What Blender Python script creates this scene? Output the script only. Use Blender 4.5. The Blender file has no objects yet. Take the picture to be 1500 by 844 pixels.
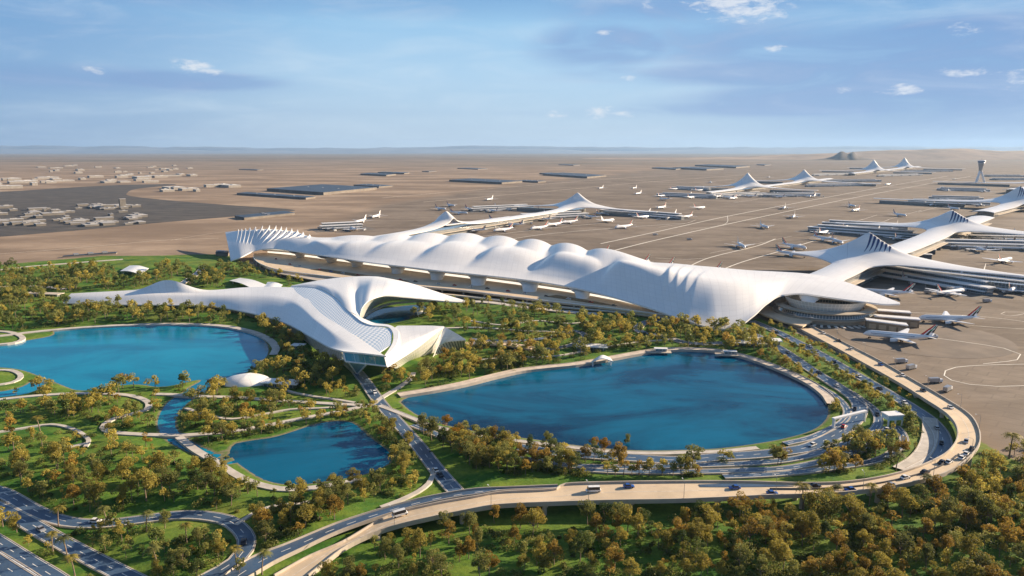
import bpy, math, random
import numpy as np
from mathutils import Vector, Matrix
from mathutils.geometry import tessellate_polygon
random.seed(7); RNG = np.random.default_rng(11)
SC = bpy.context.scene
COL = SC.collection
# ------------------------------------------------------------------ camera
H = 180.0; FPX = 1050.0; HOR = 221.0; CX, CY = 750.0, 422.0
PITCH = math.atan((CY - HOR) / FPX); SP, CP = math.sin(PITCH), math.cos(PITCH)
def P(x, y, z=0.0):
    """ground (or height z) point seen at photograph pixel x, y"""
    u = (x - CX) / FPX; v = (CY - y) / FPX
    d = (u, CP + v * SP, -SP + v * CP)
    t = (z - H) / d[2]
    return np.array((d[0] * t, d[1] * t, z))
def PJ(p):
    x, y, z = p[0], p[1], p[2] - H
    f = y * CP - z * SP; up = y * SP + z * CP
    return CX + FPX * x / f, CY - FPX * up / f, f
cam = bpy.data.cameras.new('camera'); camo = bpy.data.objects.new('camera', cam); COL.objects.link(camo)
camo.location = (0, 0, H); camo.rotation_euler = (math.pi / 2 - PITCH, 0, 0)
cam.sensor_width = 36; cam.lens = 36 * FPX / 1500; cam.clip_start = 1; cam.clip_end = 200000
SC.camera = camo
SUN_EL, SUN_AZ = math.radians(19), math.radians(21)   # azimuth from +X towards +Y
# ------------------------------------------------------------------ materials
MATS = {}
def nodes(name):
    m = bpy.data.materials.new(name); m.use_nodes = True
    nt = m.node_tree; b = nt.nodes['Principled BSDF']
    MATS[name] = m
    return m, nt, b
def N(nt, t, **kw):
    n = nt.nodes.new(t)
    for k, v in kw.items(): setattr(n, k, v)
    return n
def mixc(nt, fac, a, b):
    n = N(nt, 'ShaderNodeMix', data_type='RGBA')
    for s, v in ((0, fac), (6, a), (7, b)):
        if hasattr(v, 'is_linked'): nt.links.new(v, n.inputs[s])
        else: n.inputs[s].default_value = v if s == 0 else (*v, 1)
    return n.outputs[2]
def noise(nt, scale, detail=4, rough=.55, vec=None, dist=0):
    n = N(nt, 'ShaderNodeTexNoise'); n.inputs['Scale'].default_value = scale
    n.inputs['Detail'].default_value = detail; n.inputs['Roughness'].default_value = rough; n.inputs['Distortion'].default_value = dist
    if vec is not None: nt.links.new(vec, n.inputs['Vector'])
    return n.outputs[0]
def ramp(nt, val, lo, hi):
    n = N(nt, 'ShaderNodeMapRange'); n.inputs[1].default_value = lo; n.inputs[2].default_value = hi
    n.interpolation_type = 'SMOOTHSTEP'
    nt.links.new(val, n.inputs[0]); return n.outputs[0]
def pos(nt, scale=(1, 1, 1), rot=0):
    g = N(nt, 'ShaderNodeNewGeometry'); mp = N(nt, 'ShaderNodeMapping'); mp.inputs['Scale'].default_value = scale
    mp.inputs['Rotation'].default_value = (0, 0, rot)
    nt.links.new(g.outputs['Position'], mp.inputs[0]); return mp.outputs[0]
def M(name, col, rough=.6, var=.12, scale=.15, metal=0, spec=.5, bump=0):
    """plain procedural material with weathering variation"""
    if name in MATS: return MATS[name]
    m, nt, b = nodes(name)
    f = noise(nt, scale, 5, .6, pos(nt))
    lo = tuple(c * (1 - var) for c in col); hi = tuple(min(1, c * (1 + var)) for c in col)
    nt.links.new(mixc(nt, ramp(nt, f, .3, .7), lo, hi), b.inputs['Base Color'])
    b.inputs['Roughness'].default_value = rough; b.inputs['Metallic'].default_value = metal
    b.inputs['Specular IOR Level'].default_value = spec
    if bump:
        bp = N(nt, 'ShaderNodeBump'); bp.inputs['Strength'].default_value = bump; bp.inputs['Distance'].default_value = .3
        nt.links.new(noise(nt, scale * 8, 4, .6, pos(nt)), bp.inputs['Height']); nt.links.new(bp.outputs[0], b.inputs['Normal'])
    return m
def M_panel(name, col, line, su, sv, w=.06, rough=.45, metal=0, spec=.5):
    """cladding with seams laid along the UV of the sheet (UV in metres)"""
    m, nt, b = nodes(name)
    uv = N(nt, 'ShaderNodeUVMap'); sep = N(nt, 'ShaderNodeSeparateXYZ'); nt.links.new(uv.outputs[0], sep.inputs[0])
    masks = []
    for i, s in ((0, su), (1, sv)):
        if not s: continue
        a = N(nt, 'ShaderNodeMath', operation='DIVIDE'); nt.links.new(sep.outputs[i], a.inputs[0]); a.inputs[1].default_value = s
        fr = N(nt, 'ShaderNodeMath', operation='FRACT'); nt.links.new(a.outputs[0], fr.inputs[0])
        l = N(nt, 'ShaderNodeMath', operation='LESS_THAN'); nt.links.new(fr.outputs[0], l.inputs[0]); l.inputs[1].default_value = w
        masks.append(l.outputs[0])
    mk = masks[0]
    if len(masks) > 1:
        a = N(nt, 'ShaderNodeMath', operation='MAXIMUM'); nt.links.new(masks[0], a.inputs[0]); nt.links.new(masks[1], a.inputs[1]); mk = a.outputs[0]
    f = ramp(nt, noise(nt, .02, 5, .6, pos(nt)), .3, .7)
    base = mixc(nt, f, tuple(c * .93 for c in col), col)
    if su and sv:
        sn = N(nt, 'ShaderNodeVectorMath', operation='SNAP'); nt.links.new(uv.outputs[0], sn.inputs[0]); sn.inputs[1].default_value = (su * 2, sv * 3, 1)
        wn = N(nt, 'ShaderNodeTexWhiteNoise', noise_dimensions='2D'); nt.links.new(sn.outputs[0], wn.inputs['Vector'])
        base = mixc(nt, ramp(nt, wn.outputs[0], .2, 1.0), base, tuple(c * .92 for c in col))
    nt.links.new(mixc(nt, mk, base, line), b.inputs['Base Color'])
    b.inputs['Roughness'].default_value = rough; b.inputs['Metallic'].default_value = metal; b.inputs['Specular IOR Level'].default_value = spec
    return m
WHITE = M_panel('white_cladding', (.88, .865, .84), (.66, .65, .64), 9, 9, .035, .30)
WHITE2 = M('white_paint', (.80, .79, .78), .4, .06, .3)
PLANEW = M('aircraft_paint', (.82, .82, .82), .25, .03, .2)
GLASS = M_panel('glazing', (.10, .13, .15), (.55, .54, .52), 3, 4.5, .12, .08, 0, .9)
GLASSW = M_panel('bright_glazing', (.66, .65, .61), (.80, .78, .74), 4, 6, .16, .25, 0, .5)
HALLG = M_panel('hall_glazing', (.16, .17, .17), (.42, .41, .39), 4, 5, .14, .12, 0, .8)
SKYL = None
CONC = M('concrete', (.46, .40, .33), .8, .15, .08)
DECKC = M('deck_concrete', (.58, .46, .32), .8, .12, .05)
DARKROOF = M('dark_roof', (.035, .05, .075), .5, .25, .03)
TANWALL = M('tan_wall', (.32, .27, .21), .8, .15, .05)
BROWN = M('brown_wall', (.22, .16, .10), .7, .25, .12)
GREYW = M('grey_wall', (.42, .41, .39), .7, .2, .02)
BLUEG = M('blue_glass', (.05, .22, .30), .05, .2, .2, 0, .9)
METAL = M('grey_metal', (.35, .36, .38), .4, .1, .3, .6)
TYRE = M('tyre_rubber', (.02, .02, .02), .8)
STONE = M('promenade_stone', (.55, .47, .39), .8, .15, .2)
PAVE = M('path_paving', (.50, .46, .41), .8, .15, .15)
LINEW = M('road_paint', (.75, .74, .70), .6, .1, .5)
SLIT = M('slit_glass', (.02, .05, .16), .15, .2, .2, 0, .8)
def asphalt(name, col):
    m, nt, b = nodes(name)
    f = ramp(nt, noise(nt, .06, 6, .65, pos(nt)), .3, .7)
    g = ramp(nt, noise(nt, 1.2, 3, .6, pos(nt)), .3, .7)
    c = mixc(nt, f, tuple(x * .75 for x in col), tuple(x * 1.25 for x in col))
    nt.links.new(mixc(nt, g, c, mixc(nt, .25, c, (.16, .17, .19))), b.inputs['Base Color'])
    b.inputs['Roughness'].default_value = .42
    return m
ASPH = asphalt('asphalt', (.042, .088, .160))
# ------------------------------------------------------------------ object helpers
def tag(o, label=None, cat=None, group=None, kind=None):
    if label: o['label'] = label
    if cat: o['category'] = cat
    if group: o['group'] = group
    if kind: o['kind'] = kind
    return o
def empty(name, loc, label, cat, group=None, rz=0):
    o = bpy.data.objects.new(name, None); COL.objects.link(o); o.location = [float(c) for c in loc]; o.rotation_euler = (0, 0, rz)
    o.empty_display_size = .1
    return tag(o, label, cat, group)
class MB:
    def __init__(s): s.v = []; s.f = []; s.m = []; s.uv = []
    def add(s, vs, fs, mi=0, uvs=None):
        o = len(s.v); s.v.extend([tuple(map(float, p)) for p in vs])
        for k, f in enumerate(fs):
            s.f.append(tuple(i + o for i in f)); s.m.append(mi)
            s.uv.append([uvs[i] for i in f] if uvs is not None else [(0, 0)] * len(f))
        return s
    def box(s, c, size, rz=0, mi=0):
        x, y, z = size[0] / 2, size[1] / 2, size[2] / 2; ca, sa = math.cos(rz), math.sin(rz)
        vs = []
        for dz in (-z, z):
            for dx, dy in ((-x, -y), (x, -y), (x, y), (-x, y)):
                vs.append((c[0] + dx * ca - dy * sa, c[1] + dx * sa + dy * ca, c[2] + dz))
        lx, ly, lz = size
        for f, (a, b_) in zip([(0, 3, 2, 1), (4, 5, 6, 7), (0, 1, 5, 4), (1, 2, 6, 5), (2, 3, 7, 6), (3, 0, 4, 7)],
                              [(lx, ly), (lx, ly), (lx, lz), (ly, lz), (lx, lz), (ly, lz)]):
            s.add([vs[i] for i in f], [(0, 1, 2, 3)], mi, [(0, 0), (a, 0), (a, b_), (0, b_)])
        return s
    def prism(s, poly, z0, z1, mi=0, side=None):
        poly = [tuple(p[:2]) for p in poly]
        ar = sum(poly[i][0] * poly[(i + 1) % len(poly)][1] - poly[(i + 1) % len(poly)][0] * poly[i][1] for i in range(len(poly)))
        if ar < 0: poly = poly[::-1]
        n = len(poly); tri = tessellate_polygon([[Vector((*p, 0)) for p in poly]])
        top = [(*p, z1) for p in poly]; tt = []
        for t in tri:
            a, b_, c = (Vector(poly[i]) for i in t)
            tt.append(t if (b_ - a).cross(c - a) > 0 else t[::-1])
        uv = [(p[0], p[1]) for p in poly]
        s.add(top, tt, mi, uv)
        s.add([(*p, z0) for p in poly], [t[::-1] for t in tt], mi, uv)
        L = 0
        for i in range(n):
            a, b_ = poly[i], poly[(i + 1) % n]; l = math.dist(a, b_)
            s.add([(*a, z0), (*b_, z0), (*b_, z1), (*a, z1)], [(0, 1, 2, 3)], mi if side is None else side, [(L, 0), (L + l, 0), (L + l, z1 - z0), (L, z1 - z0)])
            L += l
        return s
    def grid(s, G, mi=0, close=False):
        nu, nv = G.shape[:2]
        du = np.zeros(nu); mid = G[:, nv // 2]; du[1:] = np.cumsum(np.linalg.norm(np.diff(mid, axis=0), axis=1))
        dv = np.zeros(nv); md = G[nu // 2]; dv[1:] = np.cumsum(np.linalg.norm(np.diff(md, axis=0), axis=1))
        uvs = [(du[i], dv[j]) for i in range(nu) for j in range(nv)]
        fs = [(i * nv + j, (i + 1) * nv + j, (i + 1) * nv + j + 1, i * nv + j + 1) for i in range(nu - 1) for j in range(nv - 1)]
        return s.add(G.reshape(-1, 3), fs, mi, uvs)
    def solid(s, G, th=1.5, mi=0, under=None):
        """sheet with thickness, closed round its rim"""
        G = np.asarray(G, float); B = G.copy(); B[..., 2] -= th
        s.grid(G, mi); s.grid(B[::-1], mi if under is None else under)
        for a, b_ in ((G[:, 0], B[:, 0]), (B[:, -1], G[:, -1]), (B[0], G[0]), (G[-1], B[-1])):
            s.grid(np.stack([a, b_], 1), mi)
        return s
    def tube(s, pts, rad, n=8, mi=0, cap=True):
        pts = [np.asarray(p, float) for p in pts]; rings = []
        for i, p in enumerate(pts):
            d = pts[min(i + 1, len(pts) - 1)] - pts[max(i - 1, 0)]; d /= np.linalg.norm(d) + 1e-9
            a = np.array((0, 0, 1.)) if abs(d[2]) < .9 else np.array((1., 0, 0))
            x = np.cross(a, d); x /= np.linalg.norm(x); y = np.cross(d, x)
            r = rad[i] if hasattr(rad, '__len__') else rad
            rings.append([p + r * (math.cos(2 * math.pi * k / n) * x + math.sin(2 * math.pi * k / n) * y) for k in range(n)])
        vs = [q for r in rings for q in r]; m_ = len(pts)
        fs = [(i * n + k, i * n + (k + 1) % n, (i + 1) * n + (k + 1) % n, (i + 1) * n + k) for i in range(m_ - 1) for k in range(n)]
        if cap: fs += [tuple(range(n))[::-1], tuple((m_ - 1) * n + k for k in range(n))]
        return s.add(vs, fs, mi)
    def build(s, name, mats, parent=None, loc=None, smooth=False):
        if not isinstance(mats, (list, tuple)): mats = [mats]
        me = bpy.data.meshes.new(name); v = np.array(s.v)
        off = np.zeros(3)
        if loc is not None: off = np.asarray(loc, float)
        me.from_pydata((v - off).tolist(), [], s.f)
        for m in mats: me.materials.append(m)
        me.polygons.foreach_set('material_index', s.m)
        if smooth: me.polygons.foreach_set('use_smooth', [True] * len(s.f))
        uvl = me.uv_layers.new(name='UVMap'); uvl.data.foreach_set('uv', [c for f in s.uv for p in f for c in p])
        me.update()
        o = bpy.data.objects.new(name, me); COL.objects.link(o)
        if parent is not None: o.parent = parent
        elif loc is not None: o.location = [float(c) for c in off]
        return o
def part(mb, name, mats, root, smooth=False):
    """world-space builder -> child of an unrotated root placed at root.location"""
    return mb.build(name, mats, root, np.array(root.location), smooth)
def weld(o, d=.001):
    import bmesh
    bm = bmesh.new(); bm.from_mesh(o.data); bmesh.ops.remove_doubles(bm, verts=bm.verts, dist=d); bm.to_mesh(o.data); bm.free(); return o
def kids(o): return list(o.children)
def copy_tree(o, parent=None):
    c = o.copy(); COL.objects.link(c)
    if parent is not None: c.parent = parent
    for k in kids(o): copy_tree(k, c)
    return c
# ------------------------------------------------------------------ curves and lofts
def pchip(Y, n):
    """monotone cubic through the rows of Y at integer stations, n samples"""
    Y = np.asarray(Y, float); k = len(Y)
    d = np.diff(Y, axis=0); m = np.zeros_like(Y)
    a, b = d[:-1], d[1:]
    with np.errstate(all='ignore'): hm = np.where(a * b > 0, 2 * a * b / (a + b), 0)
    m[1:-1] = hm; m[0] = d[0]; m[-1] = d[-1]
    t = np.linspace(0, k - 1, n); i = np.minimum(t.astype(int), k - 2); f = (t - i)[:, None]
    sh = (len(t),) + (1,) * (Y.ndim - 1); f = f.reshape(sh)
    h00 = 2 * f**3 - 3 * f**2 + 1; h10 = f**3 - 2 * f**2 + f; h01 = -2 * f**3 + 3 * f**2; h11 = f**3 - f**2
    return h00 * Y[i] + h10 * m[i] + h01 * Y[i + 1] + h11 * m[i + 1]
def loft(rails, nu, nv):
    R = np.stack([pchip(np.array(r, float), nu) for r in rails], 0)
    if len(rails) == 2:
        t = np.linspace(0, 1, nv)[:, None, None]; G = R[0] * (1 - t) + R[1] * t
    else: G = pchip(R, nv)
    return np.transpose(G, (1, 0, 2))
def rail(pts): return [P(*p) for p in pts]
def smooth_line(pts, step=4.0):
    pts = np.array(pts, float); n = len(pts)
    if n == 2: m = max(2, int(np.linalg.norm(pts[1] - pts[0]) / step)); return pts[0] + (pts[1] - pts[0]) * np.linspace(0, 1, m + 1)[:, None]
    out = []
    for i in range(n - 1):
        p1, p2 = pts[i], pts[i + 1]; L = np.linalg.norm(p2 - p1)
        p0 = pts[i - 1] if i else p1 * 2 - p2; p3 = pts[i + 2] if i + 2 < n else p2 * 2 - p1
        t1 = (p2 - p0) / (np.linalg.norm(p1 - p0) + L + 1e-9) * L; t2 = (p3 - p1) / (np.linalg.norm(p3 - p2) + L + 1e-9) * L
        m = max(1, int(L / step))
        for f in np.arange(m) / m:
            out.append((2 * f**3 - 3 * f**2 + 1) * p1 + (f**3 - 2 * f**2 + f) * t1 + (-2 * f**3 + 3 * f**2) * p2 + (f**3 - f**2) * t2)
    out.append(pts[-1]); return np.array(out)
def side(line, d):
    t = np.gradient(line[:, :2], axis=0); t /= np.linalg.norm(t, axis=1)[:, None] + 1e-9
    nrm = np.stack([-t[:, 1], t[:, 0]], 1); o = line.copy(); o[:, :2] += nrm * (d[:, None] if hasattr(d, 'shape') else d); return o
def polysd(poly, X, Y):
    """signed distance to polygon, negative inside"""
    p = np.array(poly)[:, :2]; q = np.roll(p, -1, 0)
    best = np.full(X.shape, 1e18); ins = np.zeros(X.shape, bool)
    for (x0, y0), (x1, y1) in zip(p, q):
        dx, dy = x1 - x0, y1 - y0
        t = np.clip(((X - x0) * dx + (Y - y0) * dy) / (dx * dx + dy * dy + 1e-12), 0, 1)
        best = np.minimum(best, (X - x0 - t * dx)**2 + (Y - y0 - t * dy)**2)
        c = (y0 > Y) != (y1 > Y)
        ins ^= c & (X < (x1 - x0) * (Y - y0) / (y1 - y0 + 1e-12) + x0)
    d = np.sqrt(best); return np.where(ins, -d, d)
def linedist(line, X, Y):
    best = np.full(X.shape, 1e18)
    for (x0, y0), (x1, y1) in zip(line[:-1, :2], line[1:, :2]):
        dx, dy = x1 - x0, y1 - y0
        t = np.clip(((X - x0) * dx + (Y - y0) * dy) / (dx * dx + dy * dy + 1e-12), 0, 1)
        best = np.minimum(best, (X - x0 - t * dx)**2 + (Y - y0 - t * dy)**2)
    return np.sqrt(best)
ORD = 'first second third fourth fifth sixth seventh eighth ninth tenth eleventh twelfth thirteenth fourteenth fifteenth sixteenth seventeenth eighteenth nineteenth twentieth'.split()
TENS = {2: 'twenty', 3: 'thirty', 4: 'forty', 5: 'fifty', 6: 'sixty', 7: 'seventy', 8: 'eighty', 9: 'ninety'}
TENTH = {3: 'thirtieth', 4: 'fortieth', 5: 'fiftieth', 6: 'sixtieth', 7: 'seventieth', 8: 'eightieth', 9: 'ninetieth'}
def nth(i):
    """0 -> first"""
    n = i + 1
    if n <= 20: return ORD[n - 1]
    return TENTH[n // 10] if n % 10 == 0 else TENS[n // 10] + '-' + ORD[n % 10 - 1]
# ------------------------------------------------------------------ sky, sun
w = bpy.data.worlds.new('World'); SC.world = w; w.use_nodes = True
nt = w.node_tree; bg = nt.nodes['Background']
sky = N(nt, 'ShaderNodeTexSky', sky_type='NISHITA'); sky.sun_disc = False
sky.sun_elevation = SUN_EL; sky.sun_rotation = math.pi / 2 - SUN_AZ
sky.air_density = 1.0; sky.dust_density = .4; sky.ozone_density = 3.0; sky.altitude = 100
tc = N(nt, 'ShaderNodeTexCoord'); sx = N(nt, 'ShaderNodeSeparateXYZ'); nt.links.new(tc.outputs['Generated'], sx.inputs[0])
def mth(op, a, b=None, nt=nt):
    n = N(nt, 'ShaderNodeMath', operation=op)
    for i, v in enumerate((a, b)):
        if v is None: continue
        if hasattr(v, 'is_linked'): nt.links.new(v, n.inputs[i])
        else: n.inputs[i].default_value = v
    return n.outputs[0]
az = mth('ARCTAN2', sx.outputs[0], sx.outputs[1]); el = mth('ARCSINE', sx.outputs[2])
cv = N(nt, 'ShaderNodeCombineXYZ'); nt.links.new(mth('MULTIPLY', az, 6.0), cv.inputs[0]); nt.links.new(mth('MULTIPLY', el, 30.0), cv.inputs[1])
cv2 = N(nt, 'ShaderNodeCombineXYZ'); nt.links.new(mth('MULTIPLY', az, 22.0), cv2.inputs[0]); nt.links.new(mth('MULTIPLY', el, 60.0), cv2.inputs[1])
n_thin = noise(nt, 1.0, 7, .6, cv.outputs[0], .6); n_puff = noise(nt, 2.2, 8, .66, cv2.outputs[0], .3)
def skydir(x, y):
    u = (x - CX) / FPX; v = (CY - y) / FPX
    d = np.array((u, CP + v * SP, -SP + v * CP)); d /= np.linalg.norm(d)
    return math.atan2(d[0], d[1]), math.asin(d[2])
def blob(x, y, wx, wy):
    a, e = skydir(x, y)
    dx = mth('MULTIPLY', mth('SUBTRACT', az, a), FPX / wx); dy = mth('MULTIPLY', mth('SUBTRACT', el, e), FPX / wy)
    r = mth('ADD', mth('MULTIPLY', dx, dx), mth('MULTIPLY', dy, dy))
    return mth('MAXIMUM', mth('SUBTRACT', 1.0, r), 0.0)
def total(bl):
    o = None
    for b_ in bl:
        q = mth('MULTIPLY', blob(*b_[:4]), b_[4]); o = q if o is None else mth('ADD', o, q)
    return o
# clear-sky colour: the physical sky, deepened a little
hs = N(nt, 'ShaderNodeHueSaturation'); hs.inputs['Saturation'].default_value = 1.05; nt.links.new(sky.outputs[0], hs.inputs['Color'])
skyc = hs.outputs[0]
EXPO, SKS = 1.28, .055
K = 1 / (SKS * 2**EXPO)
elg = N(nt, 'ShaderNodeValToRGB'); nt.links.new(mth('MULTIPLY', el, 1 / math.radians(13)), elg.inputs[0])
lin = lambda *c: tuple(((q / 255 + .055) / 1.055)**2.4 * K for q in c) + (1,)
rp = elg.color_ramp; rp.elements[0].position = 0; rp.elements[0].color = lin(196, 214, 232); rp.elements[1].position = 1; rp.elements[1].color = lin(88, 146, 206)
for p_, c_ in ((.12, (186, 210, 234)), (.45, (178, 213, 242)), (.72, (158, 204, 240))): q_ = rp.elements.new(p_); q_.color = lin(*c_)
azd = ramp(nt, mth('ABSOLUTE', mth('ADD', az, .04)), .12, .62)
lowc = mixc(nt, mth('MULTIPLY', azd, .60), elg.outputs[0], lin(80, 136, 198)[:3])
skyc = mixc(nt, mth('MULTIPLY', ramp(nt, el, math.radians(22), math.radians(12)), .9), skyc, lowc)
grey = total([(120, 116, 330, 22, 1.0), (300, 118, 120, 14, .8), (860, 72, 110, 38, 1.2), (1000, 30, 210, 60, .8), (1180, 70, 340, 40, .6), (1120, 108, 380, 16, .9), (1300, 100, 320, 60, .7), (1430, 130, 330, 90, 1.1),
              (980, 165, 260, 14, .6), (560, 165, 260, 9, .4), (1120, 150, 240, 20, .8), (640, 12, 700, 22, .5), (90, 30, 360, 60, .5), (1480, 60, 160, 50, .8)])
gm = ramp(nt, mth('MULTIPLY', mth('MINIMUM', grey, 1.2), mth('ADD', mth('MULTIPLY', n_thin, 1.6), -.25)), .02, 1.0)
c1 = mixc(nt, mth('MULTIPLY', gm, .82), skyc, lin(112, 148, 204)[:3])
thin = ramp(nt, n_thin, .40, .80)
c2 = mixc(nt, mth('MULTIPLY', thin, .42), c1, lin(214, 232, 246)[:3])
puff = total([(282, 97, 40, 14, 1.2), (330, 106, 34, 9, .6), (137, 102, 22, 8, .8), (1100, 14, 75, 26, 1.1), (1040, 4, 60, 14, .8), (950, 8, 16, 10, .9), (885, 49, 30, 8, .9), (1137, 70, 22, 9, 1.0), (920, 116, 18, 10, .8),
              (880, 164, 34, 14, 1.1), (815, 168, 30, 10, .9), (920, 168, 18, 8, .8), (1310, 131, 40, 11, .9), (1233, 131, 14, 8, .9), (1405, 106, 46, 9, .9), (1412, 45, 30, 14, .8), (1490, 115, 26, 18, .8), (1050, 150, 22, 6, .6), (1340, 132, 22, 7, .7)])
pm = ramp(nt, mth('ADD', mth('MULTIPLY', puff, .75), mth('MULTIPLY', mth('SUBTRACT', n_puff, .5), 2.4)), .40, 1.15)
pm = mth('MULTIPLY', pm, ramp(nt, puff, .0, .25))
c3 = mixc(nt, mth('MULTIPLY', pm, .72), c2, lin(240, 242, 246)[:3])
nt.links.new(c3, bg.inputs['Color']); bg.inputs['Strength'].default_value = SKS
sl = bpy.data.lights.new('sun', 'SUN'); so = bpy.data.objects.new('sun', sl); COL.objects.link(so)
sl.energy = 5.0; sl.angle = math.radians(.5); sl.color = (1, .80, .57)
sd_ = Vector((math.cos(SUN_AZ) * math.cos(SUN_EL), math.sin(SUN_AZ) * math.cos(SUN_EL), math.sin(SUN_EL)))
so.rotation_euler = sd_.to_track_quat('Z', 'Y').to_euler()
SC.view_settings.view_transform = 'Standard'; SC.view_settings.look = 'None'; SC.view_settings.gamma = 1
SC.view_settings.exposure = EXPO
SC.cycles.max_bounces = 6; SC.cycles.transparent_max_bounces = 6
# ------------------------------------------------------------------ lake outlines
WZ = -.9
LAKES = {}
def lakepoly(pts): return smooth_line([P(x, y, WZ) for x, y in pts + pts[:1]], 6)[:-1]
LAKES['big'] = lakepoly([(586, 588), (602, 602), (625, 614), (655, 623), (692, 631), (740, 638), (800, 646), (850, 653), (900, 658), (950, 660), (1000, 659), (1050, 657), (1100, 651), (1150, 642), (1190, 630), (1210, 614), (1213, 598), (1205, 581), (1182, 563), (1150, 548), (1110, 532), (1075, 522), (1040, 516), (1000, 515), (960, 517), (920, 523), (880, 531), (840, 537), (800, 541), (760, 546), (720, 555), (680, 565), (640, 573), (605, 580)])
LAKES['left'] = lakepoly([(-140, 515), (-40, 508), (10, 503), (45, 498), (76, 492), (80, 487), (76, 484), (130, 481), (200, 478), (262, 477), (320, 480), (360, 487), (385, 498), (393, 511), (388, 525), (370, 540), (345, 553), (322, 562), (306, 572), (290, 580), (266, 582), (274, 570), (298, 556), (285, 557), (262, 563), (235, 567), (200, 563), (172, 565), (140, 571), (115, 572), (95, 566), (75, 557), (60, 552), (42, 545), (20, 540), (-10, 538), (-140, 540)])
LAKES['channel'] = lakepoly([(266, 577), (248, 588), (235, 606), (231, 622), (240, 640), (262, 655), (300, 672), (322, 682), (335, 681), (314, 664), (285, 650), (262, 634), (256, 620), (262, 605), (275, 590), (292, 577)])
LAKES['small'] = lakepoly([(343, 650), (336, 662), (348, 678), (365, 690), (385, 702), (410, 709), (440, 710), (480, 705), (520, 698), (550, 690), (570, 679), (574, 668), (560, 654), (545, 643), (528, 628), (515, 619), (490, 617), (460, 622), (430, 632), (400, 641), (370, 645)])
LAKES['court'] = lakepoly([(530, 472), (540, 462), (558, 453), (585, 449), (612, 447), (626, 451), (612, 462), (590, 470), (560, 475)])
LAKES['pond'] = lakepoly([(-60, 588), (0, 582), (35, 578), (58, 569), (64, 560), (52, 556), (30, 568), (0, 574), (-60, 578)])
LNAME = {'big': 'wide blue lake with the pale walkway round its far shore', 'left': 'blue lake below the long left wing of the white building', 'channel': 'narrow blue channel joining two lakes',
         'small': 'small dark blue lake beside the straight road', 'court': 'shallow pool inside the curve of the white building', 'pond': 'small pond inlet at the left edge'}
# ------------------------------------------------------------------ roads (centre lines as photograph pixels, on the ground)
ROADS = []   # (name,label,pixels,width,z,kind)
def R(label, px, wd, kind='road', z=.75): ROADS.append((label, px, wd, z, kind))
R('straight two lane road running from the white building down to the viaduct', [(524, 545), (536, 560), (548, 578), (562, 596), (582, 618), (612, 652), (642, 690), (670, 722)], 9, 'road')
R('road curving under the left wing to the glass prow', [(360, 452), (410, 472), (450, 487), (482, 506), (505, 528), (524, 545)], 8, 'road')
R('blue grey road sweeping through the left lawn into a tight loop', [(-60, 705), (0, 720), (22, 731), (44, 744), (70, 756), (98, 764), (131, 767), (164, 766), (196, 762), (233, 757), (265, 754), (298, 755), (331, 761), (350, 773), (361, 789), (358, 806), (346, 821), (326, 834), (300, 848), (270, 862)], 8, 'road')
R('straight road with tree shadows across it in the lower left', [(-60, 722), (0, 745), (22, 756), (44, 767), (76, 786), (109, 804), (153, 827), (190, 846), (240, 870)], 8.4, 'road')
R('dark road with white dashes in the lower left corner', [(-40, 772), (0, 796), (22, 810), (44, 824), (74, 842), (110, 866)], 7.8, 'road')
R('road cutting the lower left corner below the dashed dark road', [(-30, 808), (0, 826), (13, 834), (30, 845), (60, 866)], 10, 'road')
R('wide road curving round the east end of the big lake', [(1085, 480), (1120, 498), (1150, 515), (1186, 540), (1221, 562), (1243, 576), (1257, 589), (1259, 603), (1249, 618), (1230, 633), (1200, 649), (1177, 657), (1116, 665), (1054, 669), (992, 674), (937, 671), (870, 667), (802, 661), (760, 655)], 10, 'road')
R('narrow road outside the wide lake road joining it at the white gantry', [(1246, 574), (1270, 591), (1283, 603), (1287, 617), (1280, 630), (1264, 639), (1243, 648), (1200, 663), (1150, 674), (1085, 679), (1000, 682), (920, 684), (836, 682), (790, 675), (751, 670), (701, 656), (650, 640), (605, 622)], 5.5, 'road')
R('road from the left lane of the white toll canopy', [(1301, 626), (1293, 641), (1271, 654), (1232, 668), (1200, 677), (1150, 686), (1085, 689), (1000, 691), (903, 690), (850, 687)], 5.5, 'road')
R('road from the right lane of the white toll canopy', [(1312, 624), (1321, 634), (1324, 648), (1308, 662), (1285, 674), (1243, 682), (1200, 688), (1130, 695), (1060, 698)], 5, 'road')
R('narrow lakeside lane at the east corner of the big lake', [(1200, 566), (1222, 579), (1238, 595), (1241, 607), (1233, 619), (1211, 631), (1185, 642), (1150, 650)], 5, 'road')
R('dual road along the planted strip beside the apron viaduct', [(1100, 470), (1125, 480), (1150, 492), (1200, 518), (1235, 538), (1265, 555), (1300, 575), (1335, 596), (1362, 615), (1378, 635), (1381, 655), (1368, 674), (1340, 690)], 10, 'road')
R('pale lane inside the loop of the viaduct', [(1362, 612), (1363, 630), (1359, 652), (1345, 672), (1320, 688)], 9, 'lane')
R('pale lane along the south shore of the big lake', [(556, 594), (580, 603), (605, 613), (634, 624), (684, 635), (735, 643), (785, 649), (836, 655), (900, 662), (960, 664), (1000, 663), (1060, 661), (1110, 656)], 4, 'lane')
R('service lane curling into the viaduct verge', [(558, 743), (585, 733), (612, 720), (628, 708), (634, 697), (636, 688)], 3, 'path')
R('winding pale path across the left islands', [(-60, 592), (0, 585), (60, 579), (120, 576), (180, 578), (205, 583), (218, 591), (214, 600), (195, 606), (170, 612), (155, 620), (151, 626), (160, 632), (185, 635), (230, 637), (275, 637), (330, 633), (385, 624), (440, 613), (490, 604), (528, 596), (548, 592)], 4.5, 'path', .55)
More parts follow.
